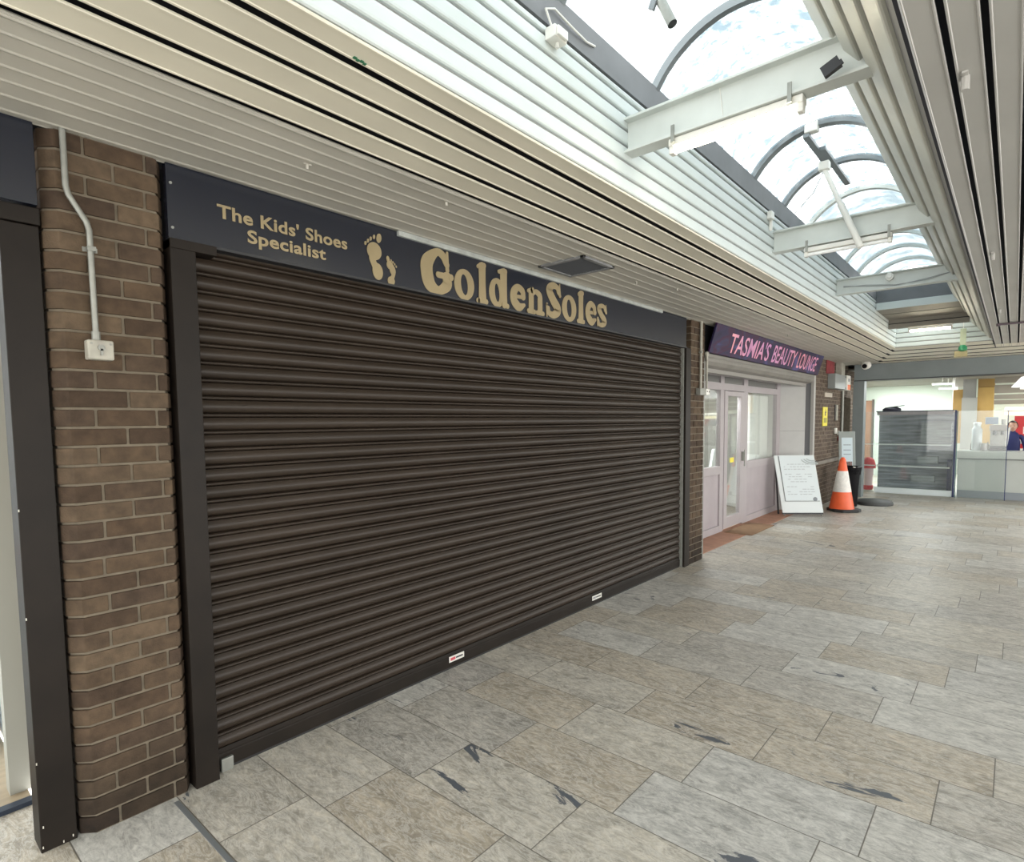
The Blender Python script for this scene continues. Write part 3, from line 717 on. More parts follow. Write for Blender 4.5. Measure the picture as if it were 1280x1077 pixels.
def g_S(mb, x0, x1, b, t):
    w = x1-x0; h = t-b; cx, cz = (x0+x1)/2, (b+t)/2
    ribbon(mb, [(x1-w*.17, t-h*.25, w*.22), (x1-w*.26, t-h*.13, w*.22), (cx-w*.04, t-h*.105, h*.19), (x0+w*.24, t-h*.25, w*.37), (cx-w*.02, cz+h*.01, h*.28), (x1-w*.22, b+h*.27, w*.40), (cx+w*.02, b+h*.11, h*.20), (x0+w*.24, b+h*.13, w*.22), (x0+w*.16, b+h*.25, w*.20)])
    ribbon(mb, [(x1-w*.11, t-.008, .012), (x1-w*.10, t-h*.34, .03)]); ribbon(mb, [(x0+w*.08, b+h*.36, .022), (x0+w*.08, b+.008, .012)])
def g_G(mb, x0, x1, b=2.372, t=2.648):
    w = x1-x0; h = t-b
    ribbon(mb, [(x0+w*.79, t-h*.30, .042), (x0+w*.66, t-h*.12, .05), (x0+w*.46, t-h*.09, h*.17), (x0+w*.20, t-h*.32, w*.34), (x0+w*.17, b+h*.45, w*.35), (x0+w*.26, b+h*.20, w*.34), (x0+w*.52, b+h*.10, h*.19), (x0+w*.78, b+h*.25, w*.28), (x0+w*.79, b+h*.42, w*.27)])
    ribbon(mb, [(x0+w*.80, t-.012, .02), (x0+w*.80, t-h*.42, .03)]); ribbon(mb, [(x0+w*.50, b+h*.44, .036), (x1-.022, b+h*.44, .04)])
nl = MB()
g_G(nl, 2.285, 2.545); g_o(nl, 2.551, 2.727); g_l(nl, 2.742, 2.856); g_d(nl, 2.868, 3.066); g_e(nl, 3.084, 3.248); g_n(nl, 3.258, 3.465)
g_S(nl, 3.478, 3.676, 2.376, 2.650); g_o(nl, 3.688, 3.880, 2.380, 2.584); g_l(nl, 3.886, 4.000, 2.382, 2.645); g_e(nl, 4.010, 4.168, 2.384, 2.588); g_S(nl, 4.176, 4.336, 2.388, 2.588)
nl.build('name_lettering', M_gold, fs)
def foot(name, toes, body, pads):
    mb = MB(); big = name == 'large_footprint'
    for x, z, r in toes: blob(mb, x, z, r*.62, r, rot=-.2 if big else .2)
    for x, z, rx, rz, rot in pads: blob(mb, x, z, rx, rz, rot=rot, seg=28)
    ribbon(mb, body, caps=False, sub=8)
    return mb.build(name, M_gold, fs)
foot('large_footprint', [(1.989, 2.611, .026), (1.957, 2.611, .0125), (1.935, 2.597, .0115), (1.917, 2.582, .011), (1.900, 2.566, .011)],
     [(1.953, 2.525, .060), (1.944, 2.495, .046), (1.950, 2.472, .038), (1.966, 2.448, .050)],
     [(1.956, 2.535, .047, .047, .1), (1.975, 2.430, .034, .045, .1)])
foot('small_footprint', [(2.046, 2.511, .017), (2.067, 2.506, .0075), (2.079, 2.499, .007), (2.091, 2.491, .007), (2.103, 2.480, .007)],
     [(2.062, 2.478, .038), (2.078, 2.458, .036), (2.083, 2.438, .024), (2.074, 2.414, .024)],
     [(2.059, 2.480, .021, .024, .3), (2.077, 2.455, .020, .026, .3), (2.066, 2.395, .024, .025, 0)])
for x, z in ((.95, 2.60), (.95, 2.42), (5.0, 2.66)):
    MB().tube([(x, -.008, z), (x, -.003, z)], .006, 10).build('screw', M_galv, fs)

# ---- key switch with conduit on the near pillar
ks = thing('key_switch', 'white shutter key switch with metal conduit on the near brick pillar', 'switch', (.665, -.03, 1.85))
MB().box(.622, .707, -.05, -.001, 1.852, 1.926).build('box', M_plastic_d, ks, bevel=.006)
kh = MB().tube([(.665, -.051, 1.897), (.665, -.056, 1.897)], .012, 14); kh.box(.661, .669, -.056, -.0505, 1.868, 1.893)
kh.build('key_slot', M_galv, ks)
sc_ = MB()
for x in (.634, .696): sc_.tube([(x, -.0505, 1.912), (x, -.0525, 1.912)], .0045, 8)
sc_.build('screw', M_galv, ks)
MB().tube([(.591, -.018, 2.684), (.591, -.018, 2.48), (.598, -.018, 2.45), (.648, -.018, 2.365), (.656, -.018, 2.335), (.658, -.018, 1.945)], .0105, 12).build('conduit', M_galv, ks, smooth=True)
MB().tube([(.658, -.018, 1.96), (.658, -.018, 1.925)], .0145, 12).build('gland', M_galv, ks)
cp = MB().box(.634, .682, -.004, -.001, 2.258, 2.276); cp.box(.644, .672, -.031, -.006, 2.258, 2.276); cp.build('saddle_clip', M_galv, ks, bevel=.003)
# paint flecks: conduit pair with two small boxes on the second pillar
pc = thing('pipe_box', 'pale conduit pipes running down to a grey box on the second brick pillar', 'conduit box', (6.32, -.03, 1.87))
MB().box(6.19, 6.345, -.055, -.001, 1.878, 1.952).build('box', M_galv, pc, bevel=.005)
MB().tube([(6.272, -.022, 2.684), (6.272, -.022, 1.945)], .014, 12).build('pipe', M_plastic_d, pc, smooth=True)
MB().box(6.255, 6.289, -.038, -.002, 2.34, 2.362).build('saddle_clip', M_galv, pc, bevel=.002)
s2 = thing('key_switch', 'white key switch boxes with a conduit on the right edge of the second pillar', 'switch', (6.41, -.03, 1.87))
MB().box(6.36, 6.405, -.052, -.001, 1.882, 1.95).build('box', M_plastic, s2, bevel=.005)
MB().box(6.425, 6.49, -.040, .002, 1.884, 1.955).build('box', M_plastic, s2, bevel=.005)
for x in (6.382, 6.457): MB().tube([(x, -.042-.010*(x < 6.42), 1.92), (x, -.046-.010*(x < 6.42), 1.92)], .008, 10).build('key_slot', M_dark, s2)
MB().tube([(6.447, -.018, 2.33), (6.447, -.018, 1.95)], .012, 12).build('conduit', M_plastic_d, s2, smooth=True)
MB().box(6.425, 6.475, -.03, .0, 2.325, 2.37).build('elbow', M_plastic_d, s2, bevel=.006)

# ---- near left shop edge
ls = thing('shop_sign', 'navy sign panel cut off at the far left above the brown post', 'shop sign', (-.5, 0, 2.39))
MB().box(-2.5, .510, .0, .05, 2.392, 2.680).build('panel', M_navy, ls, bevel=.002)
struct(MB().box(-2.5, .518, .02, .12, 2.328, 2.388).build('trim_10', M_brown, bevel=.003))
struct(MB().box(.402, .514, .03, .15, 0, 2.325).build('trim_11', M_brown, bevel=.003))
pc_ = MB()
for x, z in ((.408, .022), (.412, .10), (.405, .35), (.404, .9), (.47, .012), (.5, .02), (.404, 1.3)): pc_.box(x-.0015, x+.002, .0285, .031, z-.005, z+.004)
struct(pc_.build('trim_12', M_spot))
struct(MB().box(.39, .475, .56, .64, 0.006, 2.33).build('door_2', mat('cream_door_frame', (.33, .33, .29), .5)))
struct(MB().box(-3, .45, .425, .47, 0, .02).build('trim_13', mat('blue_black_threshold', (.02, .03, .05), .4)))
struct(MB().box(-3, .45, 3.1, 3.2, 0, 2.6).build('wall_shop', mat('white_shop_wall', (.8, .85, .88), .6)))
struct(MB().box(.46, .50, .64, 3.2, 0, 2.6).build('wall_partition', mat('white_partition', (.8, .85, .88), .6)))
struct(MB().box(-3, .5, .12, 3.2, 2.6, 2.64).build('ceiling_shop', mat('white_shop_ceiling', (.8, .82, .82), .6)))
la = bpy.data.lights.new('shop_lamp', 'AREA'); la.energy = 4; la.size = .9; la.color = (.93, .98, 1)
lo = bpy.data.objects.new('shop_lamp', la); C.objects.link(lo); lo.location = (-.4, 1.5, 2.55)
dk = thing('display_unit', 'pale shop display unit glimpsed past the left brown post', 'display', (.2, 1.3, 0))
MB().box(.0, .36, 1.05, 1.6, .006, .62).build('plinth', mat('pale_blue_laminate', (.70, .82, .88), .5), dk, bevel=.004)
MB().box(.0, .36, 1.58, 1.62, .62, 1.5).build('back_panel', mat('pale_blue_laminate', (.7, .82, .88)), dk)
def packet(x, z, w, h, c, lab):
    o = MB().box(x-w/2, x+w/2, 1.30, 1.38, z, z+h).build('packet', mat('packet_%s' % lab.split()[0], c, .5), bevel=.003)
    tag(o, lab, 'packet'); return o
packet(.27, .62, .14, .22, (.03, .03, .035), 'black packet standing on the display glimpsed at far left')
packet(.29, .842, .10, .15, (.6, .08, .12), 'pink packet stacked on the black packet at far left')

# ================================================================= BEAUTY LOUNGE
bs = thing('fascia_sign', 'purple beauty lounge sign with pink slanted lettering, tilted out', 'shop sign', (8.85, -.08, 2.36))
b0, b1 = Vector((0, -.03, 2.362)), Vector((0, -.125, 2.681)); sv = (b1-b0).normalized(); nn = Vector((0, -sv.z, sv.y))
def sp_(x, s_, o_=0): q = b0+sv*s_+nn*o_; return (x, q.y, q.z)
H = (b1-b0).length
pm = MB(); pm.v += [sp_(6.47, 0), sp_(11.24, 0), sp_(11.24, H), sp_(6.47, H), sp_(6.47, 0, -.02), sp_(11.24, 0, -.02), sp_(11.24, H, -.02), sp_(6.47, H, -.02)]
for q in ((0, 1, 2, 3), (7, 6, 5, 4), (0, 4, 5, 1), (1, 5, 6, 2), (2, 6, 7, 3), (3, 7, 4, 0)): pm.f.append(q)
def sign_material():
    m = bpy.data.materials.new('purple_cloud_print'); m.use_nodes = True; nt = m.node_tree; b = nt.nodes['Principled BSDF']; b.inputs['Roughness'].default_value = .5; b.inputs['Specular IOR Level'].default_value = .15
    tc = nd(nt, 'ShaderNodeTexCoord'); mp = nd(nt, 'ShaderNodeMapping'); mp.inputs['Scale'].default_value = (1.1, 1, 2.5); nt.links.new(tc.outputs['Object'], mp.inputs[0])
    n = nd(nt, 'ShaderNodeTexNoise'); n.inputs['Scale'].default_value = 1.6; n.inputs['Detail'].default_value = 5; n.inputs['Distortion'].default_value = .8; nt.links.new(mp.outputs[0], n.inputs['Vector'])
    r = nd(nt, 'ShaderNodeValToRGB'); nt.links.new(n.outputs['Fac'], r.inputs[0]); e = r.color_ramp.elements
    e[0].position = .32; e[0].color = (.010, .009, .028, 1); e[1].position = .70; e[1].color = (.075, .06, .20, 1)
    for p, c in ((.44, (.022, .016, .06)), (.52, (.045, .008, .035)), (.60, (.028, .030, .085))): q = e.new(p); q.color = (*c, 1)
    nt.links.new(r.outputs[0], b.inputs['Base Color']); return m
pm.build('panel', sign_material(), bs)
def pink_material():
    m = bpy.data.materials.new('pink_print'); m.use_nodes = True; nt = m.node_tree; b = nt.nodes['Principled BSDF']; b.inputs['Roughness'].default_value = .35
    tc = nd(nt, 'ShaderNodeTexCoord'); n = nd(nt, 'ShaderNodeTexNoise'); n.inputs['Scale'].default_value = 1.4; nt.links.new(tc.outputs['Object'], n.inputs['Vector'])
    r = nd(nt, 'ShaderNodeValToRGB'); nt.links.new(n.outputs['Fac'], r.inputs[0]); e = r.color_ramp.elements
    e[0].position = .35; e[0].color = (.55, .22, .50, 1); e[1].position = .65; e[1].color = (.75, .28, .36, 1)
    nt.links.new(r.outputs[0], b.inputs['Base Color']); return m
M_pink = pink_material()
for word, x0, w in (("TASMIA'S", 6.98, 1.46), ('BEAUTY', 8.60, 1.10), ('LOUNGE', 9.83, 1.10)):
    lt = MB(); text_fit(lt, word, sp_(x0, H*.13, .002), (1, 0, 0), sv, w, H*.72, offset=.009, thick=.002)
    lt.build('lettering', M_pink, bs)
# red banner fold beside the sign end
tag(MB().box(11.95, 12.55, -.012, .0, 2.44, 2.684).build('red_banner', mat('dull_red_cloth', (.22, .03, .035), .8, var=.3, scale=8), bevel=.002), 'dull red banner scrap under the soffit right of the purple sign', 'banner')

h2 = thing('roller_shutter', 'raised grey roller shutter rolled up under the purple sign', 'roller shutter', (8.85, .1, 2.2))
M_greyshut = mat('grey_brown_shutter', (.20, .19, .17), .5, var=.12, scale=5)
hp = [(.0, 2.36), (.0, 2.325), (.006, 2.318), (.0, 2.31), (.0, 2.275), (.01, 2.262), (.03, 2.235), (.09, 2.215), (.2, 2.215), (.2, 2.36)]
MB().prism(hp, 'x', 6.46, 11.16).build('housing', M_greyshut, h2, bevel=.003)
MB().box(6.46, 11.16, .10, .14, 2.165, 2.235).build('rolled_curtain', mat('grey_curtain', (.24, .23, .21), .5), h2, bevel=.004)
MB().box(11.13, 11.24, -.005, .09, 0, 2.36).build('guide_rail', mat('pale_grey_guide', (.36, .35, .33), .5), h2, bevel=.003)
MB().box(6.425, 6.47, .012, .09, 0, 2.30).build('guide_rail', M_galv, h2, bevel=.003)

YF = .47
sf = thing('shopfront', 'pale lilac framed glass shopfront with a door under the purple sign', 'shopfront', (9, YF, 0))
fr = MB()
BC = [0]
def bar(x0, x1, z0, z1, d=.055):
    BC[0] += 1; fr.box(x0, x1, YF-.01-.0006*(BC[0] % 9), YF+d+.0006*(BC[0] % 9), z0, z1)
bar(6.6, 6.68, 0, 2.23); bar(8.105, 8.235, 0, 2.23); bar(9.02, 9.20, 0, 2.23); bar(10.64, 10.84, 0, 2.27)
bar(6.6, 10.84, 2.022, 2.12); bar(6.6, 10.84, 2.215, 2.27)
bar(6.6, 8.105, .835, .95); bar(9.20, 10.64, .845, .957); bar(6.6, 8.105, 0, .10); bar(9.20, 10.64, 0, .10)
fr.build('frame', M_lilac, sf, bevel=.005)
MB().box(6.68, 8.105, YF+.012, YF+.03, .10, .835).build('lower_panel', M_lilacpanel, sf)
MB().box(9.20, 10.64, YF+.012, YF+.03, .10, .845).build('lower_panel', M_lilacpanel, sf)
MB().box(6.68, 8.105, YF+.015, YF+.021, .95, 2.022).build('window_pane', M_glassdoor, sf)
MB().box(9.20, 10.64, YF+.015, YF+.021, .957, 2.022).build('window_pane', M_glassdoor, sf)
for a, b in ((6.68, 8.105), (8.235, 9.02), (9.20, 10.64)):
    MB().box(a, b, YF+.015, YF+.025, 2.12, 2.215).build('transom_pane', mat('grey_transom', (.20, .20, .19), .25), sf)
dr = MB()
dr.box(8.24, 8.36, YF-.02, YF+.04, .03, 2.015); dr.box(8.88, 9.015, YF-.02, YF+.04, .03, 2.015)
dr.box(8.243, 9.012, YF-.019, YF+.039, .031, .19); dr.box(8.243, 9.012, YF-.019, YF+.039, 1.945, 2.014)
door = dr.build('door', M_lilac, sf, bevel=.005)
MB().box(8.36, 8.88, YF+.005, YF+.011, .19, 1.945).build('door_glass', M_glassdoor, door)
MB().box(8.93, 8.945, YF-.07, YF-.055, .90, 1.15).build('handle', M_galv, door, bevel=.003)
MB().box(8.922, 8.953, YF-.055, YF-.018, .98, 1.12).build('lock_case', M_galv, door, bevel=.003)
MB().box(8.52, 8.66, YF-.001, YF+.004, .975, 1.045).build('sticker', M_yellow, door)
# splayed return wall, with a dark slot beside the guide
rw = MB().prism([(10.84, .50), (10.82, .47), (11.04, .105), (11.08, .12)], 'z', 0, 2.235)
rwo = struct(rw.build('wall_return', M_wboard))
MB().prism([(10.815, .472), (11.035, .107), (11.037, .110), (10.818, .474)], 'z', 1.395, 1.40).build('panel_joint', mat('panel_gap', (.2, .2, .2), .6), rwo)
MB().prism([(11.04, .103), (11.13, .045), (11.15, .06), (11.06, .12)], 'z', 0, 2.235).build('dark_slot', M_dark, rwo)
# inside of the lounge
struct(MB().box(6.5, 11.3, 1.9, 2.0, 0, 2.7).build('wall_lounge', mat('lounge_wall', (.66, .66, .62), .7)))
struct(MB().box(6.5, 11.3, .56, 2.6, -.05, 0.0).build('floor_lounge', mat('lounge_floor', (.36, .32, .27), .5)))
struct(MB().box(6.5, 11.3, .56, 2.6, 2.5, 2.55).build('ceiling_lounge', mat('lounge_ceiling', (.6, .6, .58), .7)))
struct(MB().box(6.44, 6.5, .56, 2.7, 0, 2.7).build('wall_lounge', mat('lounge_wall', (.66, .66, .62), .7)))
struct(MB().box(11.2, 11.3, .56, 2.7, 0, 2.7).build('wall_lounge', mat('lounge_wall', (.66, .66, .62), .7)))
lb = bpy.data.lights.new('lounge_fill', 'AREA'); lb.energy = 20; lb.size = .8  # unseen lamp added to brighten the lounge behind the panes
lbo = bpy.data.objects.new('lounge_fill', lb); C.objects.link(lbo); lbo.location = (8.3, 1.05, 2.45)
tag(MB().box(9.72, 10.62, .60, .64, 0, 2.0).build('backing_board', mat('pale_backing_board', (.80, .80, .77), .6)), 'pale board filling the lounge window behind the glass', 'board')
sg = thing('reflection_board', 'white tapered board added as a reflection in the lounge door glass', 'board', (8.75, .9, 0))  # solid board put in to stand for a pale reflection on the glass
MB().prism([(8.35, 0.0), (8.95, 0.0), (8.95, 1.15), (8.80, 1.15)], 'y', .82, .86).build('panel', mat('white_gloss_board', (.75, .78, .78), .4), sg)
ct = thing('reception_desk', 'small white cabinet inside the lounge seen through left pane', 'cabinet', (7.6, 1.6, 0))
MB().box(7.2, 8.2, 1.38, 1.75, 0, 1.05).build('body', mat('white_laminate', (.7, .7, .68), .4), ct, bevel=.005)
MB().box(7.18, 8.22, 1.35, 1.78, 1.05, 1.09).build('top', mat('white_laminate', (.7, .7, .68), .4), ct, bevel=.004)
tag(MB().box(8.15, 9.15, .02, .40, .004, .012).build('door_mat', M_mat, bevel=.002), 'brown flat mat on the terracotta strip before the lounge door', 'mat')

# ---- wall fittings
ab = thing('alarm_panel', 'grey metal control box with an orange label high on the brick wall', 'control box', (12.7, -.1, 2.14))
MB().box(12.10, 12.98, -.13, .0, 2.165, 2.44).build('case', mat('grey_enclosure', (.27, .29, .285), .45), ab, bevel=.008)
MB().box(12.98, 13.30, -.15, .0, 2.16, 2.45).build('side_case', M_plastic, ab, bevel=.006)
MB().box(13.03, 13.27, -.154, -.149, 2.17, 2.27).build('orange_label', M_orangel, ab)
MB().box(13.08, 13.2, -.153, -.149, 2.33, 2.39).build('badge', mat('grey_badge', (.3, .3, .32), .5), ab)
for z in (2.20, 2.41): MB().tube([(12.95, -.135, z), (12.95, -.128, z)], .02, 12).build('screw', M_dark, ab)
MB().box(12.72, 13.02, -.10, .0, 2.44, ZC).build('trunking', M_plastic_d, ab, bevel=.004)
MB().tube([(13.22, -.03, ZC), (13.22, -.03, 2.45)], .022, 10).build('conduit', M_plastic_d, ab)
MB().tube([(13.22, -.03, 2.16), (13.22, -.03, 1.22)], .026, 10).build('conduit', M_galv, ab)
ys = thing('warning_sign', 'yellow upright warning sign with a black symbol on the brick wall', 'sign', (11.94, -.01, 1.48))
MB().box(11.77, 12.1, -.012, .0, 1.47, 1.82).build('plate', M_yellow, ys)
MB().prism([(11.90, 1.66), (11.97, 1.66), (11.95, 1.71), (12.0, 1.71), (11.93, 1.79), (11.95, 1.735), (11.905, 1.735)], 'y', -.0145, -.0122).build('symbol', M_dark, ys)
MB().box(11.83, 12.05, -.0145, -.0122, 1.53, 1.62).build('print', mat('olive_print', (.35, .32, .05), .6), ys)
tag(MB().box(11.85, 12.40, -.02, .0, 2.005, 2.085).build('name_plaque', mat('buff_plaque', (.42, .36, .29), .6), bevel=.004), 'small buff plaque on the brick wall under the grey control box', 'plaque')
sp2 = thing('cover_strip', 'narrow cream upright strip on the brick wall beside the yellow sign', 'strip', (12.8, -.01, 1.56))
MB().box(12.76, 12.88, -.025, .0, 1.57, 1.87).build('strip', M_plastic_d, sp2, bevel=.004); MB().box(12.70, 12.76, -.012, .0, 1.565, 1.875).build('backing', M_dark, sp2)
s3 = thing('wall_switch', 'pair of small white switches on brick below the cream strip', 'switch', (12.9, -.01, 1.28))
MB().box(12.70, 12.84, -.03, .0, 1.31, 1.42).build('box', M_plastic, s3, bevel=.004); MB().box(12.95, 13.07, -.03, .0, 1.28, 1.36).build('box', M_plastic, s3, bevel=.004)
tag(MB().box(13.0, 13.17, -.05, -.002, 1.16, 1.25).build('call_point', mat('dark_red_call_point', (.18, .015, .015), .5), bevel=.006), 'dark red call point on the pipe beside the small white switches', 'call point')

# ---- things standing by the lounge
def aboard():
    o = thing('pavement_sign', 'white leaning A-board price list beside the lounge entrance', 'A-board', (10.35, -.05, 0))
    p0, p1 = Vector((10.12, .18, 0)), Vector((10.52, -.34, 0)); lean = Vector((.10, .19, 0)); Hh = 1.0
    ux = (p1-p0).normalized(); W = (p1-p0).length; uy = (lean+Vector((0, 0, Hh-.06))).normalized(); n = ux.cross(uy)
    o0 = p0+Vector((0, 0, .06)); Ls = (lean+Vector((0, 0, Hh-.06))).length
    def P(a, b, c=0): return o0+ux*a+uy*b+n*c
    def slab(mb, a0, a1, b0_, b1_, c0, c1):
        mb.obox(P((a0+a1)/2, (b0_+b1_)/2, (c0+c1)/2), ux*(a1-a0)/2, uy*(b1_-b0_)/2, n*(c1-c0)/2); return mb
    slab(MB(), 0, W, 0, Ls, -.02, 0).build('front_board', mat('white_painted_panel', (.62, .66, .66), .4), o, bevel=.004)
    slab(MB(), .075, W-.02, .20, Ls-.015, 0, .006).build('poster', mat('white_paper', (.60, .655, .67), .45), o)
    slab(MB(), .068, .078, .19, Ls-.015, 0, .008).build('poster_edge', mat('dark_edge', (.12, .13, .13), .5), o)
    slab(MB(), .068, W-.03, .188, .196, 0, .008).build('poster_edge', mat('dark_edge', (.12, .13, .13), .5), o)
    rnd = random.Random(3)
    for k in range(13):
        z = .30+.042*k
        if k in (4, 9): continue
        x = .13; pr = MB()
        while x < W-.14:
            w = rnd.uniform(.02, .07)
            if rnd.random() < .62: slab(pr, x, x+w, z, z+.012, .006, .0072)
            x += w+.014
        pr.build('printed_text', mat('grey_print', (.42, .45, .47), .6), o)
    sw = MB()
    for r in (.11, .155, .20):
        pts = [P(W-.055-.0-(r)*math.cos(a)+.02, Ls-.03-r*.62*math.sin(a), .008) for a in [math.pi*.12+k*math.pi*.50/10 for k in range(11)]]
        sw.tube([tuple(q) for q in pts], .009, 6)
    sw.build('curved_emblem', mat('soft_grey_print', (.45, .5, .5), .5), o)
    MB().tube([tuple(P(W-.10, .225, .004)), tuple(P(W-.10, .225, .009))], .034, 20).build('round_badge', mat('badge_grey', (.2, .22, .24), .5), o)
    lg = MB()
    slab(lg, 0, W, -.025, .004, -.03, -.004)
    lg.build('bottom_rail', M_dark, o)
    for a in (.03, W-.03):
        MB().tube([tuple(P(a, -.02, -.015)), tuple(Vector((P(a, -.02, -.015).x, P(a, -.02, -.015).y, 0)))], .008, 8).build('foot', M_galv, o)
    # rear leg frame
    for a in (.03, W-.03):
        t0 = P(a, Ls-.05, -.03); t1 = p0+ux*a+n*-.26; t1.z = 0
        MB().tube([tuple(t0), tuple(t1)], .014, 8).build('rear_leg', M_dark, o)
    return o
aboard()

cn = thing('traffic_cone', 'orange and white traffic cone between the A-board and black bin', 'traffic cone', (11.33, -.44, 0))
cx, cy = 11.33, -.44
bpz = MB(); bpz.prism([(cx-.23, cy-.13), (cx-.13, cy-.23), (cx+.13, cy-.23), (cx+.23, cy-.13), (cx+.23, cy+.13), (cx+.13, cy+.23), (cx-.13, cy+.23), (cx-.23, cy+.13)], 'z', .0, .05)
bpz.xform(Matrix.Translation((cx+.02, cy-.03, 0)) @ Matrix.Rotation(.7, 4, 'Z') @ Matrix.Translation((-cx, -cy, 0)))
bpz.build('base', M_rubber, cn, bevel=.012)
def rc_(z): return .195+(.045-.195)*((z-.045)/(.90-.045))
MB().lathe([(rc_(.045)+.004, .045), (rc_(.06), .06), (rc_(.345), .345)], (cx, cy)).build('lower_cone', M_orange, cn, smooth=True)
MB().lathe([(rc_(.345)+.002, .34), (rc_(.70)+.002, .70)], (cx, cy)).build('white_sleeve', M_reflective, cn, smooth=True)
MB().lathe([(rc_(.70), .70), (rc_(.88), .88), (.04, .91), (.03, .915), (.03, .93), (.012, .935)], (cx, cy)).build('top_cone', M_orange, cn, smooth=True)

bn = thing('waste_bin', 'black round bin with a liner bag behind the traffic cone', 'bin', (12.05, -.41, 0))
bx, by = 12.05, -.41
MB().lathe([(.125, 0), (.135, .01), (.155, .4), (.172, .69), (.172, .70)], (bx, by)).build('body', M_bag, bn, smooth=True)
MB().lathe([(.180, .67), (.190, .685), (.190, .715), (.182, .728), (.165, .728), (.16, .70), (.02, .69)], (bx, by)).build('rim', M_bag, bn, smooth=True)
lin = MB(); rnd = random.Random(5); seg = 40
for z, r in ((.60, .182), (.64, .186), (.68, .193), (.725, .196), (.735, .18), (.70, .165)):
    for k in range(seg):
        w = 2*math.pi*k/seg; rr = r+rnd.uniform(-.004, .004)
        lin.v.append((bx+rr*math.cos(w), by+rr*math.sin(w), z+(rnd.uniform(-.015, .015) if z == .60 else 0)))
for a in range(5):
    for k in range(seg): lin.f.append((a*seg+k, a*seg+(k+1) % seg, (a+1)*seg+(k+1) % seg, (a+1)*seg+k))
lin.build('liner_bag', M_bag, bn)
MB().obox((bx-.155, by-.1, .73), (.03, .012, 0), (-.006, .016, .002), (0, 0, .008)).build('white_tag', M_reflective, bn)

ps = thing('poster_stand', 'grey-framed upright poster stand behind the black bin', 'poster stand', (12.6, -.3, 0))
q0, q1 = Vector((12.56, -.19, 0)), Vector((12.66, -.395, 0)); ux = (q1-q0).normalized(); lean = Vector((.04, .06, 0)); Wp = (q1-q0).length
uy = (lean+Vector((0, 0, 1.36))).normalized(); n = ux.cross(uy); Lp = 1.36
def PP(a, b, c=0): return q0+ux*a+uy*b+n*c
def pslab(a0, a1, b0_, b1_, c0, c1): return MB().obox(PP((a0+a1)/2, (b0_+b1_)/2, (c0+c1)/2), ux*(a1-a0)/2, uy*(b1_-b0_)/2, n*(c1-c0)/2)
pslab(-.03, Wp+.03, .0, Lp, -.02, 0).build('frame', mat('grey_stand_frame', (.30, .34, .33), .5), ps, bevel=.01)
pst = pslab(.02, Wp-.02, .56, Lp-.12, 0, .004).build('poster', mat('pale_blue_paper', (.62, .74, .80), .5), ps)
MB().obox(PP(Wp*.5, .68, .005), ux*(Wp*.5-.03), uy*.10, n*.001).build('picture', mat('brown_picture', (.20, .13, .12), .6, var=.7, scale=25), pst)
for zz in (.92, 1.0, 1.1): MB().obox(PP(Wp*.5, zz, .005), ux*(Wp*.28), uy*.010, n*.001).build('print', mat('grey_blue_print', (.35, .42, .48), .6), pst)

rd = thing('round_base', 'flat dark grey round base lying on the floor right of the bin', 'stand base', (12.55, -.72, 0))
MB().lathe([(.305, 0), (.31, .02), (.30, .055), (.25, .085), (.06, .10), (.03, .11)], (12.57, -.73), 40).build('disc', mat('dark_grey_rubber', (.055, .06, .06), .6), rd, smooth=True)
MB().box(12.83, 12.90, -.98, -.90, .0, .06).build('foot_peg', M_galv, rd, bevel=.006)
fe = thing('fire_extinguisher', 'red and white fire extinguisher half hidden behind the grey column', 'fire extinguisher', (14.95, -.2, 0))
MB().lathe([(.09, .02), (.10, .05), (.10, .12)], (14.95, -.235)).build('red_base', M_red, fe, smooth=True)
MB().lathe([(.085, .12), (.085, .30), (.095, .34), (.095, .50)], (14.95, -.235)).build('body', mat('pink_white_drum', (.62, .45, .45), .5), fe, smooth=True)
MB().lathe([(.14, .50), (.14, .56), (.11, .68), (.05, .74)], (14.95, -.235)).build('red_top', M_red, fe, smooth=True)

# ---- ceiling fittings
vt = thing('ceiling_vent', 'dark dusty square ceiling vent grille in the beige soffit', 'vent', (3.43, -.32, ZC))
vm = MB().box(3.24, 3.63, -.505, -.475, ZC-.014, ZC+.006); vm.box(3.24, 3.63, -.155, -.125, ZC-.014, ZC+.006); vm.box(3.24, 3.27, -.505, -.125, ZC-.014, ZC+.006); vm.box(3.60, 3.63, -.505, -.125, ZC-.014, ZC+.006)
vm.build('frame', mat('grey_vent_frame', (.20, .205, .21), .6, var=.2, scale=20), vt, bevel=.003)
vl = MB()
for k in range(13): vl.obox((3.435, -.465+k*.0255, ZC-.004), (.165, 0, 0), (0, .010, -.005), (0, .001, .001))
vl.build('louvres', mat('dark_vent_louvre', (.07, .075, .085), .6), vt)
MB().box(3.25, 3.62, -.50, -.13, ZC+.004, ZC+.008).build('dark_back', M_black, vt)
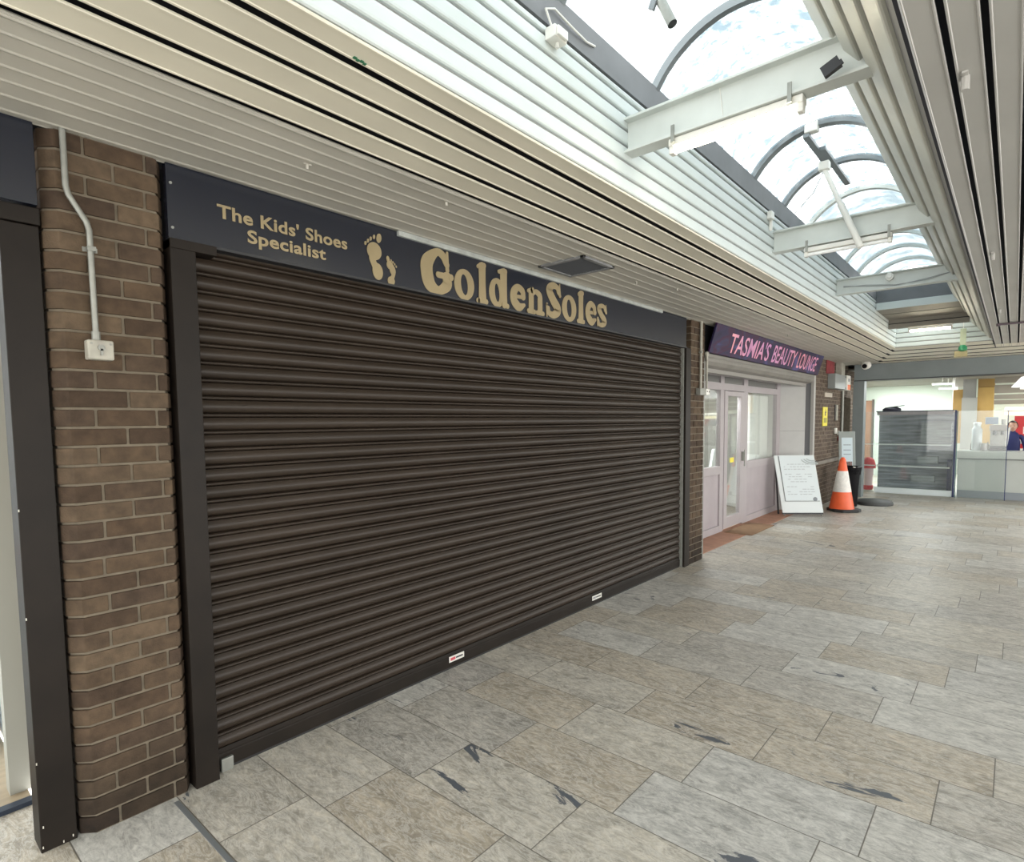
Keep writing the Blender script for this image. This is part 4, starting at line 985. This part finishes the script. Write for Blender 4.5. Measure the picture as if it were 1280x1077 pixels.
for (x, y, d, lab) in ((1.341, -.40, 1, 'small pale ceiling hook in the beige boards above the tagline'), (2.011, -.526, 1, 'small pale ceiling hook above the big gold G'),
                    (4.127, -.403, 1, 'small pale hook in the soffit just past the vent'), (4.561, -.539, 1, 'small pale hook second past the vent'), (8.05, -.42, 1, 'small pale hook in the soffit above the purple sign'),
                    (2.41, -2.516, 2, 'small grey hanging clip nearest on the right soffit'), (5.074, -2.522, 2, 'small grey hanging clip second along the right soffit'), (7.73, -2.514, 2, 'small grey hanging clip farthest along the right soffit')):
    o = thing('ceiling_hook', lab, 'hook', (x, y, ZC-.03), group='clips on the soffit')
    MB().box(x-.018*d, x+.018*d, y-.004*d, y+.004*d, ZC-.004, ZC+.002).build('plate', M_right if d == 2 else M_narrow, o)
    MB().tube([(x, y, ZC), (x, y, ZC-.022*d)], .006*d, 8).build('stem', M_right if d == 2 else M_narrow, o)
br = thing('soffit_bracket', 'purple-brown bar fixed across the right soffit strips', 'bar', (8.88, -2.6, ZC-.03))
MB().box(8.86, 8.90, -3.0, -2.475, ZC-.022, ZC-.002).build('bar', mat('purple_brown_bar', (.10, .07, .085), .5), br, bevel=.004)
MB().tube([(8.88, -2.485, ZC-.03), (8.88, -2.485, ZC)], .02, 12).build('end_boss', mat('purple_brown_bar', (.1, .07, .085), .5), br)
cc = thing('cctv_camera', 'white dome security camera under the soffit beside the grey portal', 'security camera', (12.93, -.46, 2.6))
MB().lathe([(.055, ZC), (.055, ZC-.03), (.05, ZC-.035)], (12.93, -.46)).build('mount', M_plastic, cc, smooth=True)
MB().tube([(13.0, -.50, ZC-.055), (12.97, -.49, ZC-.06), (12.86, -.47, ZC-.085), (12.83, -.465, ZC-.09)], [.055, .07, .07, .055], 16).build('body', M_plastic, cc, smooth=True)
MB().tube([(12.835, -.466, ZC-.089), (12.815, -.463, ZC-.093)], .042, 16).build('lens', M_bag, cc, smooth=True)
hg = thing('hanging_tag', 'translucent hanging tag with a green disc below the far skylight end', 'hanging sign', (10.6, -2.07, 2.5))
MB().tube([(10.605, -2.065, 2.87), (10.605, -2.062, 3.10)], .004, 6).build('wire', M_plastic, hg)
MB().box(10.60, 10.61, -2.10, -2.03, 2.62, 2.87).build('clear_strip', glass_material('cloudy_plastic', (.9, .95, .85), base=.45, dirt=.5, dirtcol=(.7, .72, .55)), hg)
MB().lathe([(.02, 2.545), (.05, 2.56), (.052, 2.60), (.03, 2.635)], (10.6, -2.065), 20).build('green_disc', mat('green_plastic', (.02, .22, .09), .4), hg, smooth=True)
MB().box(10.60, 10.61, -2.12, -1.97, 2.47, 2.555).build('lower_flap', glass_material('cloudy_plastic_amber', (.95, .92, .75), base=.35, dirt=.4, dirtcol=(.7, .62, .4)), hg)
gm_ = MB()
for k in range(4): gm_.box(1.06+k*.012, 1.07+k*.012, -1.158+.004*(k % 2), -1.148+.004*(k % 2), ZC-.0012, ZC+.002)
tag(gm_.build('green_tape_scrap', mat('green_mark', (.03, .16, .08), .6)), 'scrap of torn green tape on a cream soffit strip', 'tape')
hl = MB(); rnd = random.Random(11)
for yb in (-.74, -.89, -1.04, -1.18):
    x = .5
    while x < 6:
        for q in range(rnd.choice((1, 2, 3, 4))):
            hx, hy = x+rnd.uniform(-.03, .03), yb+rnd.choice((-.02, .02))+rnd.uniform(-.008, .008)
            hl.tube([(hx, hy, ZC+.0018), (hx, hy, ZC+.0035)], .0032, 6)
        x += rnd.uniform(.35, .8)
hl.build('screw_holes', M_black, ceil)

# ================================================================= FAR HALL
hs = MB()
x = 13.85
while x < 21:
    hs.box(x, x+.20, -6.5, 1.2, 2.47 if x > 15.9 else 2.60, 2.50 if x > 15.9 else 2.63); x += .24
hc = struct(hs.build('ceiling_hall', M_slats))
struct(MB().box(13.8, 21, -6.5, 1.2, 2.70, 2.72).build('ceiling_hall_void', M_black))
struct(MB().box(19.0, 19.1, -1.41, .6, 0, 2.7).build('wall_far', M_pale))
struct(MB().box(20.6, 20.7, -6.5, -1.41, 0, 2.7).build('wall_far', mat('hall_end_wall', (.45, .47, .42), .7)))
struct(MB().box(13.8, 19.05, .60, .70, 0, 2.7).build('wall_side', M_pale))
struct(MB().box(18.9, 18.98, .33, .60, 0, 2.10).build('door_3', mat('brown_door', (.26, .14, .09), .5)))
struct(MB().box(18.88, 18.99, .33, .37, 0, 2.13).build('trim_14', mat('door_edge', (.1, .08, .07), .5)))
struct(MB().box(17.0, 17.25, -1.975, -1.735, 2.05, 2.63).build('column_far', M_concrete))
struct(MB().box(16.95, 17.3, -2.0, -1.72, 0, 2.05).build('column_far', mat('grey_column_lower', (.34, .34, .32), .7)))
struct(MB().box(16.98, 17.02, -2.0, -1.975, 2.06, 2.60).build('trim_15', M_pale))
tag(MB().box(17.1, 17.2, -1.74, -1.545, 1.0, 2.25).build('timber_board', M_ochre, bevel=.004), 'tall ochre panel left of the far grey column', 'panel')
tag(MB().box(17.05, 17.2, -2.29, -2.00, 1.0, 2.28).build('timber_board', M_ochre, bevel=.004), 'tall ochre panel right of the far grey column, under a darker one', 'panel')
tag(MB().box(17.1, 17.25, -2.30, -1.98, 2.285, 2.56).build('timber_board', mat('dark_ochre_panel', (.36, .215, .07), .6), bevel=.004), 'darker ochre box panel directly above the right ochre panel', 'panel')
st = MB()
for k, (z0, z1) in enumerate(((2.34, 2.60), (2.12, 2.30), (1.99, 2.09), (1.88, 1.97))): st.box(16.6, 16.66, -3.6, -2.30, z0, z1)
struct(st.build('trim_16', M_slats))
struct(MB().box(16.62, 16.7, -3.6, -2.31, 1.0, 2.6).build('wall_kiosk', mat('kiosk_back', (.62, .68, .58), .7)))
def striplight(x, y0, y1, z, lab):
    o = thing('strip_light', lab, 'light fitting', (x, (y0+y1)/2, z))
    MB().box(x-.03, x+.03, y0, y1, z+.02, z+.035).build('housing', M_plastic, o)
    MB().box(x-.02, x+.02, y0+.01, y1-.01, z, z+.02).build('tube', M_tubefar, o, bevel=.008)
    MB().box(x-.01, x+.01, (y0+y1)/2-.01, (y0+y1)/2+.01, z+.07, 2.475).build('hanger', M_plastic, o)
striplight(16.0, -1.62, -1.23, 2.33, 'white strip light hanging in the far hall, upper of two')
striplight(16.3, -1.68, -1.33, 2.235, 'white strip light hanging in the far hall, lower of two')
tag(MB().box(16.02, 16.08, -1.645, -1.60, 2.25, 2.48).build('white_drop_pole', M_plastic), 'white upright drop pole at the right end of the far strip lights', 'pole')
pl = thing('pendant_lamp', 'white cone pendant lamp at the right edge under the portal', 'pendant lamp', (16.0, -2.83, 2.2))
MB().lathe([(.235, 2.215), (.235, 2.225), (.09, 2.42), (.03, 2.44)], (16.0, -2.82)).build('shade', mat('white_lamp_shade', (.85, .87, .85), .4, emit=(1, 1, 1), estr=.35), pl, smooth=True)
MB().tube([(16.0, -2.82, 2.43), (16.0, -2.82, 2.48)], .008, 8).build('cord', M_dark, pl)
MB().box(15.9, 16.1, -2.86, -2.72, 2.165, 2.205).build('lamp_ring', M_plastic, pl, bevel=.01)

for hx, hy, he in ((15.2, -1.2, 22), (17.6, -.4, 30), (16.8, -3.6, 40)):  # unseen area lights added to brighten the hall around the cabinet
    hd_ = bpy.data.lights.new('hall_fill', 'AREA'); hd_.energy = he; hd_.size = .8; hd_.color = (.95, 1, .97)
    ho_ = bpy.data.objects.new('hall_fill', hd_); C.objects.link(ho_); ho_.location = (hx, hy, 2.44)
# glass display cabinet
XC = 14.6
gc = thing('glass_cabinet', 'tall glass display cabinet with grey shelves beyond the grey portal', 'display cabinet', (14.9, -1.08, 0))
MB().box(XC+.02, XC+.55, -1.745, -.42, 0, .10).build('plinth', mat('white_plinth', (.72, .80, .82), .5), gc)
MB().box(XC-.005, XC+.02, -1.77, -.405, .02, .125).build('kick_board', mat('white_plinth', (.72, .8, .82), .5), gc)
def smear_material():
    m = bpy.data.materials.new('grey_streaked_shelf_back'); m.use_nodes = True; nt = m.node_tree; b = nt.nodes['Principled BSDF']; b.inputs['Roughness'].default_value = .5
    tc = nd(nt, 'ShaderNodeTexCoord'); mp = nd(nt, 'ShaderNodeMapping'); mp.inputs['Scale'].default_value = (1, .7, 9); nt.links.new(tc.outputs['Object'], mp.inputs[0])
    n = nd(nt, 'ShaderNodeTexNoise'); n.inputs['Scale'].default_value = 2.2; n.inputs['Detail'].default_value = 4; nt.links.new(mp.outputs[0], n.inputs['Vector'])
    r = nd(nt, 'ShaderNodeValToRGB'); nt.links.new(n.outputs['Fac'], r.inputs[0]); e = r.color_ramp.elements
    e[0].position = .32; e[0].color = (.13, .145, .17, 1); e[1].position = .72; e[1].color = (.42, .455, .50, 1)
    nt.links.new(r.outputs[0], b.inputs['Base Color']); return m
MB().box(XC+.30, XC+.34, -1.74, -.42, .10, 1.72).build('back_panel', smear_material(), gc)
for z in (.585, 1.045): MB().box(XC+.004, XC+.30, -1.70, -.43, z-.012, z+.012).build('shelf', mat('white_shelf', (.8, .85, .85), .4), gc)
MB().box(XC, XC+.5, -1.74, -.405, 1.735, 1.757).build('top', mat('navy_cap', (.02, .025, .06), .4), gc)
MB().box(XC, XC+.04, -1.73, -.42, 1.67, 1.735).build('header_rail', mat('pinkish_rail', (.42, .38, .40), .5), gc)
MB().box(XC-.006, XC, -1.755, -.41, .12, 1.75).build('front_glass', M_glassgreen, gc)
MB().box(XC-.01, XC+.05, -1.79, -1.755, .0, 1.75).build('side_post', mat('blue_edge', (.02, .035, .12), .3), gc)
MB().box(XC+.05, XC+.3, -1.74, -1.66, .12, .75).build('end_panel', mat('navy_panel', (.015, .02, .08), .4), gc)
g2 = MB()
for (y0, y1, z0, z1) in ((-1.45, -1.05, .26, .40), (-1.5, -1.15, .66, .80), (-1.7, -1.2, 1.08, 1.50)): g2.box(XC+.1, XC+.28, y0, y1, z0, z1)
g2.build('shelf_goods', mat('pale_grey_goods', (.30, .33, .34), .5, var=.3, scale=5, stretch=(1, .6, 6)), gc)
gpn = thing('glass_screen', 'narrow clear glass screen between the grey column and cabinet', 'glass screen', (14.6, -.28, 0))
MB().box(XC-.005, XC+.005, -.40, -.16, 0, 1.74).build('pane', M_glassgreen, gpn)
for z in (.585, 1.045): MB().box(XC+.03, XC+.05, -.40, -.16, z-.008, z+.008).build('shelf_edge', mat('white_shelf', (.8, .85, .85), .4), gpn)
it = thing('folded_cloth', 'dark bundle with a grey flap on top of the glass cabinet', 'bundle', (14.8, -.66, 1.757))
MB().lathe([(.02, 1.757), (.17, 1.76), (.17, 1.80), (.10, 1.84), (.02, 1.85)], (14.8, -.66), 24).build('bundle', mat('dark_navy_cloth', (.02, .022, .04), .7), it, smooth=True)
MB().obox((14.8, -.72, 1.848), (.12, 0, 0), (0, .17, -.022), (0, .001, .008)).build('flap', mat('grey_flap', (.30, .34, .33), .6), it, bevel=.004)

# counter
kt = thing('service_counter', 'long pale grey service counter at the right beyond the portal', 'counter', (14.9, -2.6, 0))
MB().box(XC+.06, XC+.6, -5, -1.83, .15, .79).build('front_panel', M_counter, kt)
MB().box(XC+.05, XC+.06, -2.10, -1.84, .17, .74).build('end_face', mat('pale_panel', (.56, .59, .56), .4), kt)
MB().box(XC, XC+.65, -5, -1.815, .79, .935).build('worktop', mat('pale_grey_top', (.52, .55, .52), .35), kt, bevel=.006)
MB().box(XC-.005, XC+.6, -5, -1.815, .775, .79).build('shadow_gap', mat('grey_gap', (.14, .15, .15), .6), kt)
MB().box(XC+.08, XC+.6, -5, -1.83, 0, .15).build('kick_plate', mat('blue_grey_kick', (.26, .29, .32), .4), kt)
gs = thing('glass_screen', 'tall glass screen with blue edges standing before the service counter', 'glass screen', (14.5, -2.19, 0))
MB().box(XC-.08, XC-.07, -2.565, -1.81, .0, 1.73).build('pane', M_glassgreen, gs)
MB().box(XC-.083, XC-.067, -2.575, -2.562, .0, 1.73).build('edge', mat('blue_edge', (.02, .035, .12), .3), gs)
MB().box(XC-.083, XC-.067, -1.812, -1.800, .0, 1.73).build('edge', mat('teal_edge', (.01, .11, .13), .3), gs)

cm = thing('coffee_machine', 'steel coffee machine on the counter behind the glass screen', 'coffee machine', (15.0, -2.42, .935))
M_steel = mat('brushed_steel', (.30, .29, .27), .35, metal=.5, var=.25, scale=8)
MB().box(14.85, 15.2, -2.56, -2.30, .94, 1.02).build('drip_tray', M_dark, cm, bevel=.008)
MB().box(15.05, 15.2, -2.56, -2.30, 1.02, 1.36).build('body', M_steel, cm, bevel=.015)
MB().box(14.85, 15.2, -2.57, -2.29, 1.33, 1.45).build('head', mat('warm_grey_steel', (.34, .30, .28), .4), cm, bevel=.02)
for y in (-2.37, -2.49): MB().tube([(14.93, y, 1.33), (14.93, y, 1.25)], .03, 12).build('group_head', M_dark, cm)
jr = thing('glass_jar', 'pale glass dispenser jar left of the coffee machine', 'jar', (14.95, -2.10, .935))
MB().lathe([(.07, .94), (.085, .96), (.085, 1.36), (.06, 1.40), (.06, 1.46)], (14.95, -2.10), 24).build('body', mat('frosted_jar', (.55, .60, .62), .25), jr, smooth=True)
MB().lathe([(.065, 1.46), (.065, 1.50), (.02, 1.51)], (14.95, -2.10), 24).build('lid', mat('white_lid', (.78, .8, .82), .4), jr, smooth=True)
cj = thing('steel_jug', 'small dark steel jug at the foot of the jar on the counter', 'jug', (14.85, -2.2, .935))
MB().lathe([(.05, .938), (.06, .96), (.05, 1.05), (.055, 1.09)], (14.82, -2.22), 20).build('body', M_steel, cj, smooth=True)
MB().tube([(14.82, -2.275, 1.07), (14.82, -2.31, 1.05), (14.82, -2.30, .99), (14.82, -2.275, .97)], .007, 8).build('handle', M_steel, cj, smooth=True)
tag(MB().box(14.95, 15.1, -2.42, -2.22, 1.46, 1.60).build('blue_grey_box', mat('blue_grey_card', (.30, .36, .46), .6), bevel=.006), 'blue-grey box on top of the coffee machine head', 'box')
for y_, r_, h_, nm_, c_, lab_ in ((-2.02, .03, .20, 'bottle', (.10, .09, .08), 'slim dark bottle on the counter just right of the blue glass edge'), (-2.27, .028, .16, 'bottle', (.22, .2, .16), 'short brown bottle between the jar and the coffee machine')):
    o_ = thing(nm_, lab_, 'bottle', (15.12, y_, .935))
    MB().lathe([(r_, .937), (r_, .937+h_*.6), (r_*.4, .937+h_*.8), (r_*.4, .937+h_)], (15.12, y_), 16).build('body', mat('bottle_%d' % int(-y_*100), c_, .3), o_, smooth=True)
    MB().tube([(15.12, y_, .937+h_), (15.12, y_, .945+h_)], r_*.45, 12).build('cap', M_dark, o_)
for k_ in range(3):
    o_ = MB().lathe([(.030, 1.452+k_*.035), (.042, 1.48+k_*.035), (.044, 1.485+k_*.035), (.038, 1.485+k_*.035), (.028, 1.458+k_*.035)], (15.05, -2.50), 18).build('cup', mat('grey_cup', (.45, .43, .40), .4), smooth=True)
    tag(o_, ('bottom', 'middle', 'top')[k_]+' pale cup of the stack on the coffee machine', 'cup', 'cups on the coffee machine')
# bright shelf and graphic behind the person
kg = thing('menu_panel', 'red and white graphic panel behind the person at the right edge', 'graphic panel', (15.9, -3.0, 1.0))
MB().box(15.9, 15.93, -3.6, -2.66, .95, 1.62).build('red_panel', mat('red_graphic', (.50, .02, .025), .4), kg)
kw = MB(); kw.box(15.885, 15.9, -2.98, -2.80, 1.25, 1.40); kw.box(15.885, 15.9, -2.88, -2.76, 1.05, 1.14)
kw.build('white_marks', mat('white_graphic', (.8, .75, .72), .4), kg)
MB().box(15.875, 15.886, -2.95, -2.84, 1.29, 1.36).build('dark_mark', M_dark, kg)
kl = thing('light_box', 'pale yellow lit menu board above the red graphic panel', 'light box', (15.9, -3.0, 1.6))
MB().box(15.9, 15.95, -3.6, -2.5, 1.64, 1.72).build('strip', mat('lit_yellow_strip', (.9, .8, .5), .5, emit=(1, .85, .5), estr=.7), kl)
MB().box(15.9, 15.95, -3.6, -2.5, 1.74, 1.80).build('strip', mat('lit_white_strip', (.9, .9, .8), .5, emit=(1, .98, .85), estr=.7), kl)
MB().box(15.89, 15.9, -3.6, -2.5, 1.72, 1.74).build('divider', M_dark, kl)
tag(MB().obox((15.23, -2.572, 1.17), (.004, 0, 0), (0, .012, .01), (0, -.022, .225)).build('white_card', mat('white_card', (.8, .82, .82), .5)), 'white card leaning behind the counter next to the person', 'card')

# ---- person behind the counter
def person():
    P0 = Vector((15.68, -2.64, 0))
    root = thing('person', 'person in navy top with dark hair standing behind the counter', 'person', P0)
    root.scale = (.88, .88, .88)
    me = bpy.data.meshes.new('body'); bm = bmesh.new(); sk = bm.verts.layers.skin.verify()
    def V(p, r, rootv=False):
        v = bm.verts.new(p); v[sk].radius = (r, r*.9) if not isinstance(r, tuple) else r; v[sk].use_root = rootv; return v
    def chain(vs):
        for a, b in zip(vs[:-1], vs[1:]): bm.edges.new((a, b))
    pel = V((0, 0, .92), (.13, .17), True); wa = V((0, 0, 1.08), (.11, .145)); ch = V((-.01, 0, 1.27), (.125, .17)); nk0 = V((-.01, 0, 1.405), (.07, .08)); nk = V((-.02, 0, 1.47), .052); hd0 = V((-.035, 0, 1.52), .06)
    chain([pel, wa, ch, nk0, nk, hd0])
    for s in (-1, 1):
        shd = V((-.01, s*.17, 1.36), .058); el = V((-.03, s*.235, 1.10), .044); wr_ = V((-.22, s*.20, .99), .030); hd = V((-.29, s*.19, .985), .026)
        chain([nk0, shd, el, wr_, hd])
        hp_ = V((0, s*.09, .85), .088); kn = V((-.01, s*.10, .48), .058); an = V((.01, s*.10, .08), .038); ft = V((-.13, s*.11, .045), .036)
        chain([pel, hp_, kn, an, ft])
        for k, dy in enumerate((-.024, -.008, .008, .024)):
            a = V((-.325, s*.19+dy, .982), .0095); b = V((-.36-.006*(k in (1, 2)), s*.19+dy*1.15, .968), .0085); c = V((-.385, s*.19+dy*1.15, .952), .0075); chain([hd, a, b, c])
        a = V((-.285, s*.19-s*.035, .985), .011); b = V((-.315, s*.19-s*.055, .975), .009); chain([hd, a, b])
    bm.to_mesh(me); bm.free()
    ob = bpy.data.objects.new('body', me); C.objects.link(ob); ob.parent = root
    ob.modifiers.new('skin', 'SKIN').use_smooth_shade = True; ss = ob.modifiers.new('sub', 'SUBSURF'); ss.levels = 2; ss.render_levels = 2
    me.materials.append(mat('navy_cloth', (.012, .016, .09), .7))
    # head with face, profile turned slightly to the left
    hb = bmesh.new(); bmesh.ops.create_uvsphere(hb, u_segments=32, v_segments=24, radius=.1)
    for v in hb.verts:
        x, y, z = v.co; z2 = z*1.22; x2 = x*1.02; y2 = y*.80
        if z < 0: y2 *= 1-.28*(-z/.1)**1.3; x2 *= 1-.12*(-z/.1)
        if x < 0:
            dz = z2; nose = math.exp(-((y2/.018)**2+((dz+.012)/.024)**2))*.026; mouth = math.exp(-((y2/.03)**2+((dz+.058)/.010)**2))*.006
            eye = -math.exp(-(((abs(y2)-.032)/.016)**2+((dz-.012)/.012)**2))*.009; chin = math.exp(-((y2/.03)**2+((dz+.098)/.02)**2))*.01; brow = math.exp(-((abs(y2)-.032)/.022)**2-((dz-.032)/.008)**2)*.005
            x2 -= nose+mouth+eye+chin+brow
        v.co = (x2, y2, z2)
    hm = bpy.data.meshes.new('head'); hb.to_mesh(hm); hb.free()
    for p in hm.polygons: p.use_smooth = True
    ho = bpy.data.objects.new('head', hm); C.objects.link(ho); ho.parent = root; ho.location = (-.045, 0, 1.60); hm.materials.append(mat('skin', (.42, .24, .17), .5))
    hw = Vector(P0)+Vector((-.045, 0, 1.60))
    for s in (-1, 1):
        MB().lathe([(.004, -.022), (.016, -.012), (.018, .01), (.006, .024)], (0, 0), 12).xform(Matrix.Translation(hw+Vector((.008, s*.083, -.005))) @ Matrix.Scale(.5, 4, (0, 1, 0))).build('ear', mat('skin', (.42, .24, .17), .5), root, smooth=True)
        MB().lathe([(.002, -.009), (.009, -.003), (.009, .003), (.002, .009)], (0, 0), 12).xform(Matrix.Translation(hw+Vector((-.089, s*.032, .012)))).build('eye', mat('dark_eye', (.02, .015, .012), .2), root, smooth=True)
    MB().box(hw.x-.107, hw.x-.098, hw.y-.024, hw.y+.024, hw.z-.061, hw.z-.055).build('mouth', mat('lips', (.33, .12, .11), .5), root, bevel=.002)
    # hair shell
    hb = bmesh.new(); bmesh.ops.create_uvsphere(hb, u_segments=28, v_segments=20, radius=.112)
    bmesh.ops.delete(hb, geom=[v for v in hb.verts if v.co.z < -.02+(.09 if v.co.x < -.03 else 0) - (.03 if v.co.x > .03 else 0)], context='VERTS')
    for v in hb.verts: v.co = (v.co.x*1.03+.004, v.co.y*.86, v.co.z*1.2+.004)
    hm2 = bpy.data.meshes.new('hair'); hb.to_mesh(hm2); hb.free()
    for p in hm2.polygons: p.use_smooth = True
    hr = bpy.data.objects.new('hair', hm2); C.objects.link(hr); hr.parent = root; hr.location = (-.045, 0, 1.60); hm2.materials.append(mat('black_hair', (.012, .01, .01), .5))
    so = hr.modifiers.new('solid', 'SOLIDIFY'); so.thickness = .008
    return root
person()
